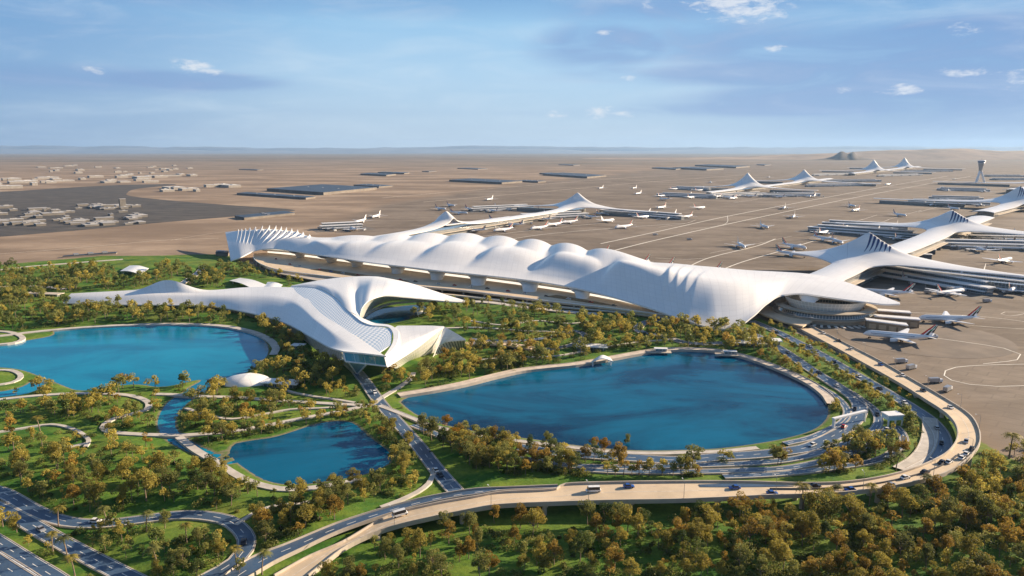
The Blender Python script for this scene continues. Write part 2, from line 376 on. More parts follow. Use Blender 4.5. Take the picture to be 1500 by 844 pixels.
R('straight footbridge path crossing the channel', [(225, 577), (255, 578), (280, 580), (340, 582), (430, 588), (480, 591), (540, 594)], 4.5, 'path', .6)
R('path along the south shore of the small lake', [(262, 640), (285, 658), (315, 676), (345, 695), (370, 707), (410, 716), (445, 716), (490, 710), (530, 702)], 5, 'path', .5)
R('path along the north shore of the left lake', [(0, 492), (60, 485), (130, 479), (200, 475.5), (262, 474.5), (322, 477), (366, 485), (394, 497), (404, 510), (400, 520)], 7, 'path', .5)
R('curving path on the left edge peninsula', [(-40, 484), (10, 486), (28, 491), (33, 497), (20, 502), (-20, 506)], 5, 'path', .5)
R('curving path on the small left edge island', [(-30, 543), (10, 542), (26, 546), (30, 553), (18, 560), (-20, 566)], 4, 'path', .5)
R('pale walkway on the north shore of the big lake', [(584, 579), (640, 570), (680, 562), (720, 552), (760, 543), (800, 538), (840, 534), (880, 527.5), (920, 520), (960, 513.5), (1000, 511.5), (1042, 513), (1078, 519), (1112, 529), (1153, 545), (1188, 562), (1211, 579), (1220, 592)], 8, 'stone', .6)
R('garden path below the white building', [(548, 592), (560, 582), (580, 570), (600, 556), (606, 546)], 4, 'path', .5)
R('road looping through the grove north of the big lake', [(690, 497), (750, 500), (800, 495), (840, 485), (856, 490), (850, 498), (835, 506), (800, 512)], 6, 'road', .6)
R('ramp curving out from under the roof tip', [(1060, 503), (1010, 503), (975, 494), (940, 487), (935, 480), (950, 471), (985, 468)], 9, 'road', .6)
R('path crossing the lawns behind the white wing', [(640, 481), (700, 480), (760, 484), (830, 487)], 4, 'path', .5)
R('short pale path on the left lawn', [(80, 659), (100, 655), (125, 650)], 3, 'path', .5)
R('pale drive among the trees at the far left', [(-20, 398), (40, 391), (100, 386), (180, 380)], 8, 'lane', .5)
R('pale curving drive at the far left edge', [(-20, 424), (20, 419), (60, 420), (95, 424)], 8, 'lane', .5)
R('road curving down behind the peaked left wing', [(262, 418), (280, 407), (293, 397), (296, 390)], 9, 'road', .6)
R('thin path winding over the island right of the channel', [(272, 598), (305, 608), (340, 614), (380, 608), (425, 600), (470, 598), (500, 596)], 2.6, 'path', .5)
R('thin path through the grove left of the glass prow', [(398, 556), (420, 572), (455, 580), (490, 585), (520, 590)], 2.6, 'path', .5)
R('thin path across the lawns north of the grove', [(690, 470), (735, 476), (785, 470), (835, 474), (870, 470)], 3, 'path', .5)
R('thin path in the grove along the north shore', [(690, 528), (750, 524), (810, 522), (870, 512), (930, 502), (990, 497)], 3, 'path', .5)
R('thin path curving over the upper left lawn', [(-20, 636), (30, 628), (75, 622), (110, 630), (130, 645), (125, 655)], 2.6, 'path', .5)
R('thin path on the lawn below the small lake', [(345, 770), (372, 752), (400, 742), (440, 738), (480, 730)], 2.4, 'path', .5)
ROADLINES = [(smooth_line([P(x, y, z) for x, y in px], 5), wd) for _, px, wd, z, k in ROADS]
# ------------------------------------------------------------------ viaduct edges
VI = [[(401, 845, .9), (451, 817, 1.5), (502, 795, 2.5), (569, 757, 4), (637, 739, 6), (700, 728, 7), (735, 722, 7), (815, 717.5, 7)],
      [(815, 717.5, 7), (823, 711, 7), (886, 708, 7.5), (1000, 706.5, 8), (1054, 706.5, 8), (1100, 707, 8), (1167, 709, 8), (1228, 708, 8)],
      [(1228, 708, 8), (1285, 701, 8), (1336, 688, 8), (1376, 671, 8), (1393, 658, 8), (1402, 641, 8)],
      [(1402, 641, 8), (1400, 624, 7.5), (1386, 607, 6.5), (1356, 587, 4.5), (1318, 563, 3)],
      [(1318, 563, 3), (1263, 532, 2), (1214, 505, 1.5), (1172, 483, 1), (1146, 470, 1)]]
VO = [[(452, 845, .9), (476, 826, 1.5), (508, 802, 2.5), (555, 780, 4), (603, 766, 6), (700, 746, 7), (735, 741, 7), (830, 737, 7)],
      [(830, 737, 7), (836, 736.8, 7), (900, 735, 7.5), (992, 733.5, 8), (1054, 731, 8), (1116, 728, 8), (1180, 726, 8), (1238, 723, 8)],
      [(1238, 723, 8), (1302, 715, 8), (1369, 700, 8), (1403, 685, 8), (1427, 664, 8), (1436, 647, 8)],
      [(1436, 647, 8), (1433, 627, 7.5), (1421, 609, 6.5), (1390, 588, 4.5), (1342, 560, 3)],
      [(1342, 560, 3), (1288, 529, 2), (1241, 505, 1.5), (1198, 483, 1), (1168, 468, 1)]]
def edge(secs, n):
    out = []
    full = smooth_line([P(*p) for k, s in enumerate(secs) for p in (s if k == 0 else s[1:])], 3)
    idx = [0]
    for s in secs: idx.append(int(np.argmin(np.linalg.norm(full - P(*s[-1]), axis=1))))
    for a, b in zip(idx[:-1], idx[1:]):
        seg = full[a:b + 1]; L = np.r_[0, np.cumsum(np.linalg.norm(np.diff(seg, axis=0), axis=1))]
        t = np.linspace(0, L[-1], n); q = np.stack([np.interp(t, L, seg[:, c]) for c in range(3)], 1)
        out.append(q if not out else q[1:])
    return np.concatenate(out)
VIL, VOL = edge(VI, 40), edge(VO, 40)
# ------------------------------------------------------------------ ground
GRASS = [P(*p) for p in [(-700, 396), (0, 388), (150, 375), (330, 373), (376, 392), (400, 404), (560, 430), (700, 440), (960, 462), (1080, 474), (1112, 466), (1150, 480), (1240, 524), (1332, 570), (1400, 604), (1432, 645), (1462, 662), (1520, 690), (1900, 800), (2400, 1100), (-900, 1100)]]
APRON = [P(*p) for p in [(1146, 468), (1100, 452), (950, 430), (800, 395), (520, 345), (470, 338), (560, 300), (760, 270), (1000, 245), (1180, 236), (1900, 236), (2600, 300), (2600, 700), (1475, 664), (1440, 640), (1405, 594), (1332, 556)]]
DARKP = [P(*p) for p in [(-300, 368), (0, 347), (120, 337), (250, 325), (380, 314), (432, 308), (340, 301), (240, 293), (190, 287), (186, 283), (200, 277), (258, 270), (180, 271), (100, 275), (0, 281), (-300, 290)]]
def geo(a, b, n): return a * (b / a)**(np.arange(1, n + 1) / n)
gx = np.r_[-900 - geo(40, 60000, 44)[::-1], np.arange(-900, 900, 6.0), 900 + np.r_[0, geo(40, 60000, 44)]]
gy = np.r_[-3000, -800, -200, 60, np.arange(150, 1100, 5.0), 1100 + np.r_[0, geo(30, 47000, 60)]]
GX, GY = np.meshgrid(gx, gy, indexing='ij')
def vnoise(X, Y, s, seed):
    r = np.random.default_rng(seed).random((64, 64))
    x, y = X / s, Y / s; i, j = np.floor(x).astype(int), np.floor(y).astype(int); fx, fy = x - i, y - j
    fx = fx * fx * (3 - 2 * fx); fy = fy * fy * (3 - 2 * fy); g = lambda a, b: r[a % 64, b % 64]
    return (g(i, j) * (1 - fx) + g(i + 1, j) * fx) * (1 - fy) + (g(i, j + 1) * (1 - fx) + g(i + 1, j + 1) * fx) * fy
near = (GX > -1000) & (GX < 1000) & (GY > 100) & (GY < 1200)
NXs, NYs = GX[near], GY[near]
sdg = polysd(GRASS, GX, GY)
lsd = np.full(NXs.shape, 1e9)
for p in LAKES.values(): lsd = np.minimum(lsd, polysd(p, NXs, NYs))
rd = np.full(NXs.shape, 1e9)
for l, wd in ROADLINES: rd = np.minimum(rd, linedist(l, NXs, NYs) - wd / 2)
rd = np.minimum(rd, np.minimum(linedist(VIL, NXs, NYs), linedist(VOL, NXs, NYs)) - 8)
FLATZ = []
amp = np.clip((rd - 2) / 14, 0, 1) * np.clip((lsd - 3) / 15, 0, 1) * np.clip((-sdg[near] - 3) / 20, 0, 1)
mound = (vnoise(NXs, NYs, 34, 1) * 2.4 + vnoise(NXs, NYs, 13, 2) * 1.2) * amp
zn = np.clip(WZ + .22 * lsd, -3.5, 0.0) + mound
Z = np.zeros(GX.shape); Z[near] = zn
far = np.clip((GY - 5000) / 9000, 0, 1)
Z += far * (vnoise(GX, GY, 2600, 3) - .3) * 22 * np.clip((GX + 30000) / 1000, 0, 1)
me = bpy.data.meshes.new('ground'); nX, nY = GX.shape
I = (np.arange(nX - 1)[:, None] * nY + np.arange(nY - 1)[None]).ravel()
me.from_pydata(np.stack([GX, GY, Z], -1).reshape(-1, 3).tolist(), [], np.stack([I, I + nY, I + nY + 1, I + 1], 1).tolist())
me.polygons.foreach_set('use_smooth', [True] * len(I))
def attr(name, val): me.attributes.new(name, 'FLOAT', 'POINT').data.foreach_set('value', val.ravel().astype(np.float32))
attr('grass', np.clip(.5 - sdg / 8, 0, 1))
attr('apron', np.clip(.5 - polysd(APRON, GX, GY) / 60, 0, 1))
shore = np.full(GX.shape, 99.); shore[near] = lsd; attr('shore', shore)
m, nt2, b = nodes('ground_surface')
def at(n): a = N(nt2, 'ShaderNodeAttribute'); a.attribute_name = n; return a.outputs['Fac']
# sand: warm, streaked
s1 = ramp(nt2, noise(nt2, .0016, 7, .6, pos(nt2, (1, 2.6, 1))), .40, .62); s2 = ramp(nt2, noise(nt2, .02, 6, .65, pos(nt2)), .3, .7)
s3 = ramp(nt2, noise(nt2, .00035, 8, .62, pos(nt2, (.5, 2.2, 1)), 1.2), .46, .66)
sand = mixc(nt2, s1, (.215, .160, .115), (.40, .305, .222)); s4 = ramp(nt2, noise(nt2, .0011, 8, .66, pos(nt2, (.6, 3.2, 1), .25), 1.5), .50, .72)
sand = mixc(nt2, mth('MULTIPLY', s4, .75, nt2), sand, (.155, .122, .092))
sand = mixc(nt2, mth('MULTIPLY', s2, .45, nt2), sand, (.19, .138, .098))
gpos = N(nt2, 'ShaderNodeNewGeometry'); sep = N(nt2, 'ShaderNodeSeparateXYZ'); nt2.links.new(gpos.outputs['Position'], sep.inputs[0])
farf = ramp(nt2, sep.outputs[1], 3500, 16000)
sand = mixc(nt2, mth('MULTIPLY', mth('MULTIPLY', s3, farf, nt2), .9, nt2), mixc(nt2, mth('MULTIPLY', farf, .45, nt2), sand, (.165, .135, .095)), (.085, .085, .06))
# apron concrete: bays, rubber and oil staining
br = N(nt2, 'ShaderNodeTexBrick'); nt2.links.new(pos(nt2, (.02, .02, 1), math.radians(42)), br.inputs['Vector']); br.inputs['Scale'].default_value = 1.0
br.inputs['Color1'].default_value = (.240, .196, .156, 1); br.inputs['Color2'].default_value = (.215, .176, .140, 1); br.inputs['Mortar'].default_value = (.185, .152, .122, 1); br.inputs['Mortar Size'].default_value = .012
a2 = ramp(nt2, noise(nt2, .005, 7, .62, pos(nt2, (1, 1.8, 1), math.radians(42)), .8), .40, .62)
apr = mixc(nt2, mth('MULTIPLY', a2, .75, nt2), br.outputs[0], (.125, .099, .077))
a5 = ramp(nt2, noise(nt2, .0022, 7, .68, pos(nt2, (1, 4.5, 1), .1), 1.0), .45, .72)
apr = mixc(nt2, mth('MULTIPLY', a5, .6, nt2), apr, (.105, .083, .065))
a3 = ramp(nt2, noise(nt2, .03, 6, .65, pos(nt2, (1, 3, 1), math.radians(42))), .45, .8)
apr = mixc(nt2, mth('MULTIPLY', a3, .5, nt2), apr, (.33, .275, .22))
col = mixc(nt2, at('apron'), sand, apr)
g1 = ramp(nt2, noise(nt2, .03, 6, .65, pos(nt2, (1, 1.6, 1)), .5), .32, .7); g2 = ramp(nt2, noise(nt2, .35, 5, .7, pos(nt2)), .35, .7)
g3 = ramp(nt2, noise(nt2, .011, 5, .6, pos(nt2)), .5, .75)
gr = mixc(nt2, g1, (.040, .135, .018), (.185, .250, .036)); gr = mixc(nt2, mth('MULTIPLY', g2, .5, nt2), gr, (.03, .07, .012))
gr = mixc(nt2, mth('MULTIPLY', g3, .35, nt2), gr, (.26, .23, .06))
gm_ = ramp(nt2, mth('ADD', at('grass'), mth('MULTIPLY', mth('SUBTRACT', noise(nt2, .09, 5, .7, pos(nt2)), .5, nt2), .8, nt2), nt2), .35, .65)
col = mixc(nt2, gm_, col, gr)
rocks = mth('MULTIPLY', ramp(nt2, at('shore'), 2.5, .5), gm_, nt2)
col = mixc(nt2, mth('MULTIPLY', rocks, .8, nt2), col, mixc(nt2, noise(nt2, .6, 3, .7, pos(nt2)), (.05, .045, .035), (.34, .28, .21)))
nt2.links.new(col, b.inputs['Base Color']); b.inputs['Roughness'].default_value = .9; b.inputs['Specular IOR Level'].default_value = .15
bp = N(nt2, 'ShaderNodeBump'); bp.inputs['Distance'].default_value = .5; nt2.links.new(mth('MULTIPLY', gm_, .55, nt2), bp.inputs['Strength'])
nt2.links.new(noise(nt2, .55, 5, .75, pos(nt2)), bp.inputs['Height']); nt2.links.new(bp.outputs[0], b.inputs['Normal'])
me.materials.append(m); o = bpy.data.objects.new('ground', me); COL.objects.link(o)
tag(o, 'sandy desert ground with green parkland and a tan airport apron', 'ground', kind='structure')
md_, ntd, bd = nodes('dark_earth')
ntd.links.new(mixc(ntd, ramp(ntd, noise(ntd, .012, 7, .65, pos(ntd, (1, 2.4, 1)), .6), .3, .75), (.022, .022, .024), (.085, .074, .064)), bd.inputs['Base Color']); bd.inputs['Roughness'].default_value = .95
dpl = smooth_line(DARKP + DARKP[:1], 25)[:-1]
tag(MB().prism([q[:2] for q in dpl], -.2, .35).build('dark_ground', md_), 'dark grey brown plot of ground on the left of the desert', 'ground', kind='structure')
# water
m, ntw, b = nodes('lake_water')
b.inputs['Roughness'].default_value = .035; b.inputs['IOR'].default_value = 1.33; b.inputs['Specular IOR Level'].default_value = .32
wv = ramp(ntw, noise(ntw, .006, 6, .65, pos(ntw, (1, 2.2, 1)), .8), .35, .65)
ntw.links.new(mixc(ntw, wv, (.0, .020, .058), (.001, .115, .215)), b.inputs['Base Color'])
bp = N(ntw, 'ShaderNodeBump'); bp.inputs['Strength'].default_value = .30; bp.inputs['Distance'].default_value = .4
ntw.links.new(noise(ntw, .30, 5, .62, pos(ntw, (.55, 1.5, 1), .2)), bp.inputs['Height']); ntw.links.new(bp.outputs[0], b.inputs['Normal'])
m2 = m.copy(); m2.name = 'shallow_water'
for n_ in m2.node_tree.nodes:
    if n_.type == 'MIX': n_.inputs[6].default_value = (.0, .14, .25, 1); n_.inputs[7].default_value = (.001, .235, .37, 1)
for k, p in LAKES.items():
    q = np.c_[p]; c = np.append(q, q[:1], 0); ar = np.sum(c[:-1, 0] * c[1:, 1] - c[1:, 0] * c[:-1, 1])
    e = side(c, -3.0 if ar > 0 else 3.0)[:-1]
    mb = MB(); tri = tessellate_polygon([[Vector((x, y, 0)) for x, y, z in e]])
    off = {'channel': .03, 'court': .0}.get(k, 0)
    mb.add([(x, y, WZ + off) for x, y, z in e], [t if (Vector(e[t[1]] - e[t[0]]).cross(Vector(e[t[2]] - e[t[0]]))).z > 0 else t[::-1] for t in tri])
    tag(mb.build('water', m2 if k in ('left', 'channel', 'pond') else m), LNAME[k], 'lake' if k not in ('channel', 'pond', 'court') else 'water', kind='structure')
# ------------------------------------------------------------------ roads
def strip(line, a, b, mb, mi=0, skirt=0, dz=0):
    l, r = side(line, b), side(line, a); l[:, 2] += dz; r[:, 2] += dz
    if skirt:
        l2, r2 = l.copy(), r.copy(); l2[:, 2] -= skirt; r2[:, 2] -= skirt
        G = np.stack([r2, r, l, l2], 1)
    else: G = np.stack([r, l], 1)
    return mb.grid(G, mi)
def flip_up(G): return G
RSTAT = {}
def make_road(label, line, wd, kind):
    nm = {'road': 'road', 'lane': 'road', 'path': 'path', 'stone': 'path'}[kind]
    mt = {'road': ASPH, 'lane': PAVE, 'path': PAVE, 'stone': STONE}[kind]
    o = tag(strip(line, -wd / 2, wd / 2, MB(), 0, 2.2).build(nm, mt), label, nm, kind='structure')
    if kind in ('road', 'lane'):
        for s in (-1, 1):
            k = MB(); c = side(line, s * (wd / 2 + .1)); c[:, 2] += .12; strip(c, -.22, .22, k, 0, 1.2).build('kerb', CONC, o)
        k = MB()
        L = np.r_[0, np.cumsum(np.linalg.norm(np.diff(line, axis=0), axis=1))]
        def sub(a, b_): t = np.array([a, (a + b_) / 2, b_]); return np.stack([np.interp(t, L, line[:, c]) for c in range(3)], 1)
        offs = [0] if wd < 12 else [-wd / 6, wd / 6]
        if kind == 'road':
            for of in offs:
                a = 4.0
                while a < L[-1] - 6:
                    sg = side(sub(a, a + 4.5), of); strip(sg, -.16, .16, k, 0, 0, .03); a += 11
        for s in (-1, 1): strip(side(line, s * (wd / 2 - .55)), -.12, .12, k, 0, 0, .03)
        k.build('lane_marking', LINEW, o)
    elif kind == 'stone':
        for s in (-1, 1):
            k = MB(); c = side(line, s * (wd / 2 + .15)); c[:, 2] += .45; strip(c, -.2, .2, k, 0, 2.5).build('kerb', CONC, o)
    return o
off_i = 0
for (label, px, wd, z, kind), (line, _) in zip(ROADS, ROADLINES):
    l = line.copy(); l[:, 2] += off_i * .012; off_i += 1     # crossing surfaces never coincide
    make_road(label, l, wd, kind)
# ------------------------------------------------------------------ viaduct
root = empty('viaduct', (*P(1000, 720, 0)[:2], 0), 'long pale concrete road viaduct sweeping along the park and up beside the apron', 'viaduct')
G = np.stack([VOL, (VOL + VIL) / 2, VIL], 1)
part(MB().solid(G, 1.3), 'deck', DECKC, root)
for nm, E, s in (('outer', VOL, 1), ('inner', VIL, -1)):
    inw = (VIL - VOL) if s > 0 else (VOL - VIL); inw = inw / (np.linalg.norm(inw, axis=1)[:, None] + 1e-9)
    a = E + inw * .5; b = E - inw * .12
    pr = np.stack([b - (0, 0, 1.25), b + (0, 0, 1.15), a + (0, 0, 1.15), a - (0, 0, .0)], 1)
    part(MB().grid(pr if s > 0 else pr[:, ::-1]), 'parapet', CONC, root)
mid = (VOL + VIL) / 2; acc = 0; last = mid[0]
inw = VIL - VOL
for q in range(1, len(mid)):
    acc += np.linalg.norm(mid[q] - mid[q - 1])
    if acc > 42 and mid[q][2] > 3.5:
        acc = 0; mb = MB(); ang = math.atan2(inw[q][1], inw[q][0]); wd = np.linalg.norm(inw[q])
        h = mid[q][2] - 1.3
        for f in (-.36, .36):
            c = mid[q] + inw[q] * f; mb.tube([(c[0], c[1], -2), (c[0], c[1], h - 1)], 1.3, 10)
        mb.box((mid[q][0], mid[q][1], h - .55), (wd * .92, 2.6, 1.15), ang)
        part(mb, 'pier', CONC, root)
VLAMPS = []
acc = 0
for q in range(1, len(VOL)):
    acc += np.linalg.norm(VOL[q] - VOL[q - 1])
    if acc > 46:
        acc = 0; iw = (VIL[q] - VOL[q])[:2]; iw = iw / np.linalg.norm(iw); p = VOL[q] + np.array((iw[0] * .25, iw[1] * .25, 1.1)); VLAMPS.append((p, iw))
for i, (p, iw) in enumerate(VLAMPS):
    lr = empty('street_lamp', p, f'slim grey lamp post on the outer viaduct parapet, {nth(i)} from the lower left end', 'lamp post', 'lamp posts on the viaduct')
    part(MB().tube([p, p + (0, 0, 9)], [.14, .09], 6).tube([p + (0, 0, 9), p + np.array((iw[0] * 2.4, iw[1] * 2.4, 9.5))], .07, 5), 'pole', METAL, lr)
    part(MB().box(p + np.array((iw[0] * 2.6, iw[1] * 2.6, 9.5)), (1.1, .4, .18), math.atan2(iw[1], iw[0])), 'lamp_head', WHITE2, lr)
# lane lines of the viaduct
mb = MB()
for f in (.22, .5, .78):
    ln = VOL + (VIL - VOL) * f; ln = smooth_line(ln[::3], 3.0); ln[:, 2] += .03
    if f == .5:
        strip(ln, -.22, .22, mb)
    else:
        for i in range(0, len(ln) - 3, 4): strip(ln[i:i + 2], -.14, .14, mb)
part(mb, 'lane_marking', M('worn_paint', (.60, .53, .44), .7, .2, .4), root)
md = VOL + (VIL - VOL) * .52; md = smooth_line(md[::4], 5); md[:, 2] += .75
i0 = int(len(md) * .33); i1 = int(len(md) * .52)
part(strip(md[i0:i1], -.3, .3, MB(), 0, .75), 'median_barrier', M('dark_barrier', (.05, .05, .055), .6), root)
# dark carriageways beside the deck
def twin(label, I, O, z0=.05):
    a, b = edge([I], 60), edge([O], 60)
    o = tag(MB().solid(np.stack([b, (a + b) / 2, a], 1), 1.0).build('road', ASPH), label, 'road', kind='structure')
    c = (a + b) / 2; k = MB(); c[:, 2] += .03; L = np.r_[0, np.cumsum(np.linalg.norm(np.diff(c, axis=0), axis=1))]
    t = 3.0
    while t < L[-1] - 6:
        sg = np.stack([np.interp([t, t + 2.2, t + 4.5], L, c[:, q]) for q in range(3)], 1); strip(sg, -.17, .17, k); t += 11
    k.build('lane_marking', LINEW, o)
    for E, s in ((a, -1), (b, 1)):
        iw = (b - a) * s * -1; iw = iw / (np.linalg.norm(iw, axis=1)[:, None] + 1e-9)
        pr = np.stack([E - iw * .1 - (0, 0, 1), E - iw * .1 + (0, 0, .9), E + iw * .35 + (0, 0, .9), E + iw * .35], 1)
        MB().grid(pr if s > 0 else pr[:, ::-1]).build('kerb', CONC, o)
twin('dark asphalt carriageway along the inner side of the viaduct from the lower edge', [(318, 850, .9), (367, 818, 1.3), (418, 798, 2), (502, 764, 3.2), (603, 734, 5.5), (667, 721, 6.6), (700, 716.5, 7), (735, 715, 7), (817, 711.5, 7)],
     [(362, 848, .9), (400, 825, 1.3), (435, 808, 2), (502, 777, 3.2), (603, 744, 5.5), (667, 730, 6.6), (700, 725.5, 7), (735, 719.8, 7), (816, 716.6, 7)])
# dark inlay strip further along
mb = MB(); a = edge([[(1023, 709.6, 8.2), (1060, 708.6, 8.2), (1100, 709.0, 8.2), (1163, 711.6, 8.2)]], 20); b = edge([[(1026, 713.4, 8.2), (1060, 713.4, 8.2), (1100, 713.2, 8.2), (1163, 712.4, 8.2)]], 20)
part(mb.grid(np.stack([b, a], 1)), 'dark_lane', ASPH, root)
a = edge([[(1402.5, 641, 8.06), (1391, 661, 8.06), (1375, 674, 8.06), (1335, 690.5, 8.06)]], 20)
# gantry bridge over the lake road
g0, g1 = P(1222, 614, 7), P(1267, 603, 7)
root = empty('road_gantry', (*((g0 + g1) / 2)[:2], 0), 'white beam gantry spanning the wide road east of the big lake', 'gantry')
d = g1 - g0; an = math.atan2(d[1], d[0]); L = np.linalg.norm(d)
part(MB().box((g0 + g1) / 2 + (0, 0, .4), (L + 2, 2.2, 1.0), an), 'beam', WHITE2, root)
for g in (g0, g1): part(MB().box((g[0], g[1], 2.6), (1.2, 1.6, 8.4), an), 'leg', WHITE2, root)
# toll canopy
c = P(1306, 622); root = empty('toll_canopy', (c[0], c[1], 0), 'white and blue box canopy over the two lanes by the viaduct loop', 'canopy')
part(MB().box((c[0], c[1], 7.6), (11.5, 8, .8), .15), 'roof', WHITE2, root)
part(MB().box((c[0], c[1], 5.6), (10.6, 7, 2.6), .15), 'screen', M('pale_blue_panel', (.40, .62, .72), .2, .1, .3), root)
for dx, dy in ((-5, -3.3), (5, -3.3), (0, -3.3), (-5, 3.3), (5, 3.3)):
    q = Matrix.Rotation(.15, 2) @ Vector((dx, dy)); part(MB().box((c[0] + q.x, c[1] + q.y, 2.1), (.8, .8, 4.4), .15), 'post', WHITE2, root)
# ------------------------------------------------------------------ main terminal
MAINF = [(338, 382, 4), (352, 377, 9), (375, 366.5, 17), (400, 364, 21), (440, 369, 22), (490, 376.5, 22), (540, 384, 22), (600, 391, 22), (660, 398, 22), (720, 404, 21), (780, 411, 20), (840, 421, 18), (900, 435.5, 16), (960, 454, 12), (1015, 473, 7), (1054, 482, 4),
         (1080, 478, 6), (1103, 463, 13), (1124, 444, 20), (1146, 432, 23), (1172, 429.5, 24), (1210, 434.5, 23), (1255, 440.5, 22), (1300, 445.5, 21), (1318, 445, 21)]
MAINB = [(330, 340, 30), (345, 338.5, 33), (365, 337, 36), (400, 336, 40), (430, 339, 40), (470, 348, 36), (560, 348, 36), (620, 347.5, 36), (680, 348.5, 36), (740, 354, 36), (790, 360, 36), (840, 367, 36), (890, 375, 36), (940, 383.5, 36), (990, 386.5, 36), (1030, 390, 36),
         (1065, 393, 35), (1100, 396, 34), (1140, 398, 33), (1172, 400, 32), (1205, 404, 30), (1236, 412, 27), (1270, 424, 24), (1302, 437, 21.8), (1318.5, 443.5, 21.2)]
F, B = np.array(rail(MAINF)), np.array(rail(MAINB))
MID = F * .52 + B * .48
lift = np.array([3, 3, 3, 3, 3, 3, 3, 3, 3, 3, 3, 5, 8, 12, 17, 19, 17, 11, 5, 2, 1.5, 1, .5, .2, 0.])
MID[:, 2] += lift
NU, NV = 700, 70
MG = loft([F, MID, B], NU, NV)
TT = np.linspace(0, len(F) - 1, NU); VV = np.linspace(0, 1, NV)
pxmid = np.array([PJ(p)[0] for p in MG[:, NV // 2]])
def t_of(px): return float(np.interp(px, pxmid[:int(NU * .8)], TT[:int(NU * .8)]))
Ls = np.r_[0, np.cumsum(np.linalg.norm(np.diff(MG[:, NV // 2], axis=0), axis=1))]
def s_of(px): return float(np.interp(t_of(px), TT, Ls))
S2, V2 = np.meshgrid(Ls, VV, indexing='ij')
def ridge(px, v0, A, sl, sr, sv, skew=0):
    s0 = s_of(px); d = S2 - s0 - skew * (V2 - v0)
    g = np.where(d < 0, np.exp(-(d / sl)**2), np.exp(-(d / sr)**2))
    return A * g * np.exp(-((V2 - v0) / sv)**2)
dz = np.zeros_like(S2)
def cap(px, v0, A, wl, wr, sv, skew, pw):
    d = S2 - s_of(px) - skew * (V2 - v0); q = np.where(d < 0, d / wl, d / wr)
    return A * np.clip(1 - q * q, 0, 1)**pw * np.exp(-((V2 - v0) / sv)**2)
BK = [(520, 4), (568, 6), (620, 7.5), (675, 8.5), (726, 9), (778, 9.5), (832, 10), (893, 10)]
sB = [s_of(p) for p, _ in BK]
bk = np.zeros_like(S2); fr = np.zeros_like(S2)
for k, (px, A) in enumerate(BK):
    gl = sB[k] - sB[k - 1] if k else sB[1] - sB[0]; gr_ = sB[k + 1] - sB[k] if k < len(BK) - 1 else gl * 1.9
    bk = np.maximum(bk, cap(px, .98, A, gl * .56, gr_ * .56, .40, 26, .9))
for px, A in ((470, 4), (515, 5), (572, 7), (650, 9), (728, 9.5), (818, 10.5), (912, 11)):
    fr = np.maximum(fr, cap(px, .50, A, 24, 86, .25, 70, .9))
dz += np.maximum(bk, fr) + .35 * np.minimum(bk, fr)
k_ = np.array([1, 2, 3, 2, 1]) / 9.0
for ax_ in (0, 1): dz = np.apply_along_axis(lambda r_: np.convolve(np.pad(r_, 2, 'edge'), k_, 'valid'), ax_, dz)
# folded ribs near the low tip
for k in range(4):
    dz += ridge(980 + k * 13, .50 - .03 * k, 2.3 - .45 * k, 2.6, 13, .32, 36 + 5 * k)
MG[..., 2] += dz * np.clip(V2 * 6, 0, 1)
c0 = P(760, 425); root = empty('main_terminal', (c0[0], c0[1], 0), 'huge white terminal with a rolling shell roof sweeping down to a pointed tip', 'terminal')
TERM = root
part(MB().solid(MG, 1.6), 'roof', WHITE, root, True)
# fins: slender curved blades rising along the high left end
def on_roof(t, v):
    i = np.clip(np.interp(t, TT, np.arange(NU)), 0, NU - 1.001); j = np.clip(v * (NV - 1), 0, NV - 1.001); i0, j0 = int(i), int(j); fi, fj = i - i0, j - j0
    return (MG[i0, j0] * (1 - fi) + MG[i0 + 1, j0] * fi) * (1 - fj) + (MG[i0, j0 + 1] * (1 - fi) + MG[i0 + 1, j0 + 1] * fi) * fj
for k in range(14):
    t0_ = 1.15 + k * .27; n = 30; b_, t_ = [], []
    for q in range(n):
        f = q / (n - 1); p = on_roof(t0_ - .62 * f**1.7 * min(1, .45 + k * .09), 1 - (.50 + .30 * math.sin(math.pi * min(1, k / 7) / 2)) * f * (1 if k < 9 else 1 - .09 * (k - 8)))
        h = (2.6 + 4.2 * math.exp(-((k - 6.5) / 3.8)**2)) * (1 - f**1.6) * (.75 + .25 * math.cos(f * 3)) + .05
        b_.append(p - (0, 0, .6)); t_.append(p + np.array((h * .55, h * .12, h)))
    b_, t_ = np.array(b_), np.array(t_); th = np.array((1.3, .3, -.15))
    part(MB().grid(np.stack([b_, t_], 1)).grid(np.stack([t_, t_ + th * .8], 1)).grid(np.stack([t_ + th * .8, b_ + th * 2.6], 1)), 'roof_fin', WHITE2, root, True)
# funnel columns under the front edge
for px, py, r in ((1183, 451, 7), (440, 377, 8), (486, 384, 9), (523, 390, 9.5), (582, 400, 10), (640, 409, 10.5), (700, 417, 11), (776, 426, 11), (853, 436, 10)):
    b = P(px, py, 7 if px < 1100 else 12); f = int(np.argmin([(PJ(MG[i, 4])[0] - px)**2 for i in range(NU)])); tp = MG[f, 12].copy()
    rows = []
    for t in np.linspace(0, 1, 10):
        rr_ = r * (.80 + 1.35 * t**1.6); row = []
        for a_ in np.linspace(0, 2 * np.pi, 29):
            q_ = b[:2] * (1 - t) + tp[:2] * t + rr_ * np.array((math.cos(a_), math.sin(a_)))
            if t > .5:
                sub_ = MG[max(0, f - 40):f + 40, :34].reshape(-1, 3); zr = sub_[np.argmin(((sub_[:, :2] - q_)**2).sum(1))][2] - 2.2
            else: zr = tp[2]
            row.append((q_[0], q_[1], b[2] + (zr - b[2]) * t))
        rows.append(row)
    part(MB().grid(np.array(rows).transpose(1, 0, 2)[::1]), 'column', M('pale_plaster', (.74, .71, .66), .5, .06, .1), root, True)
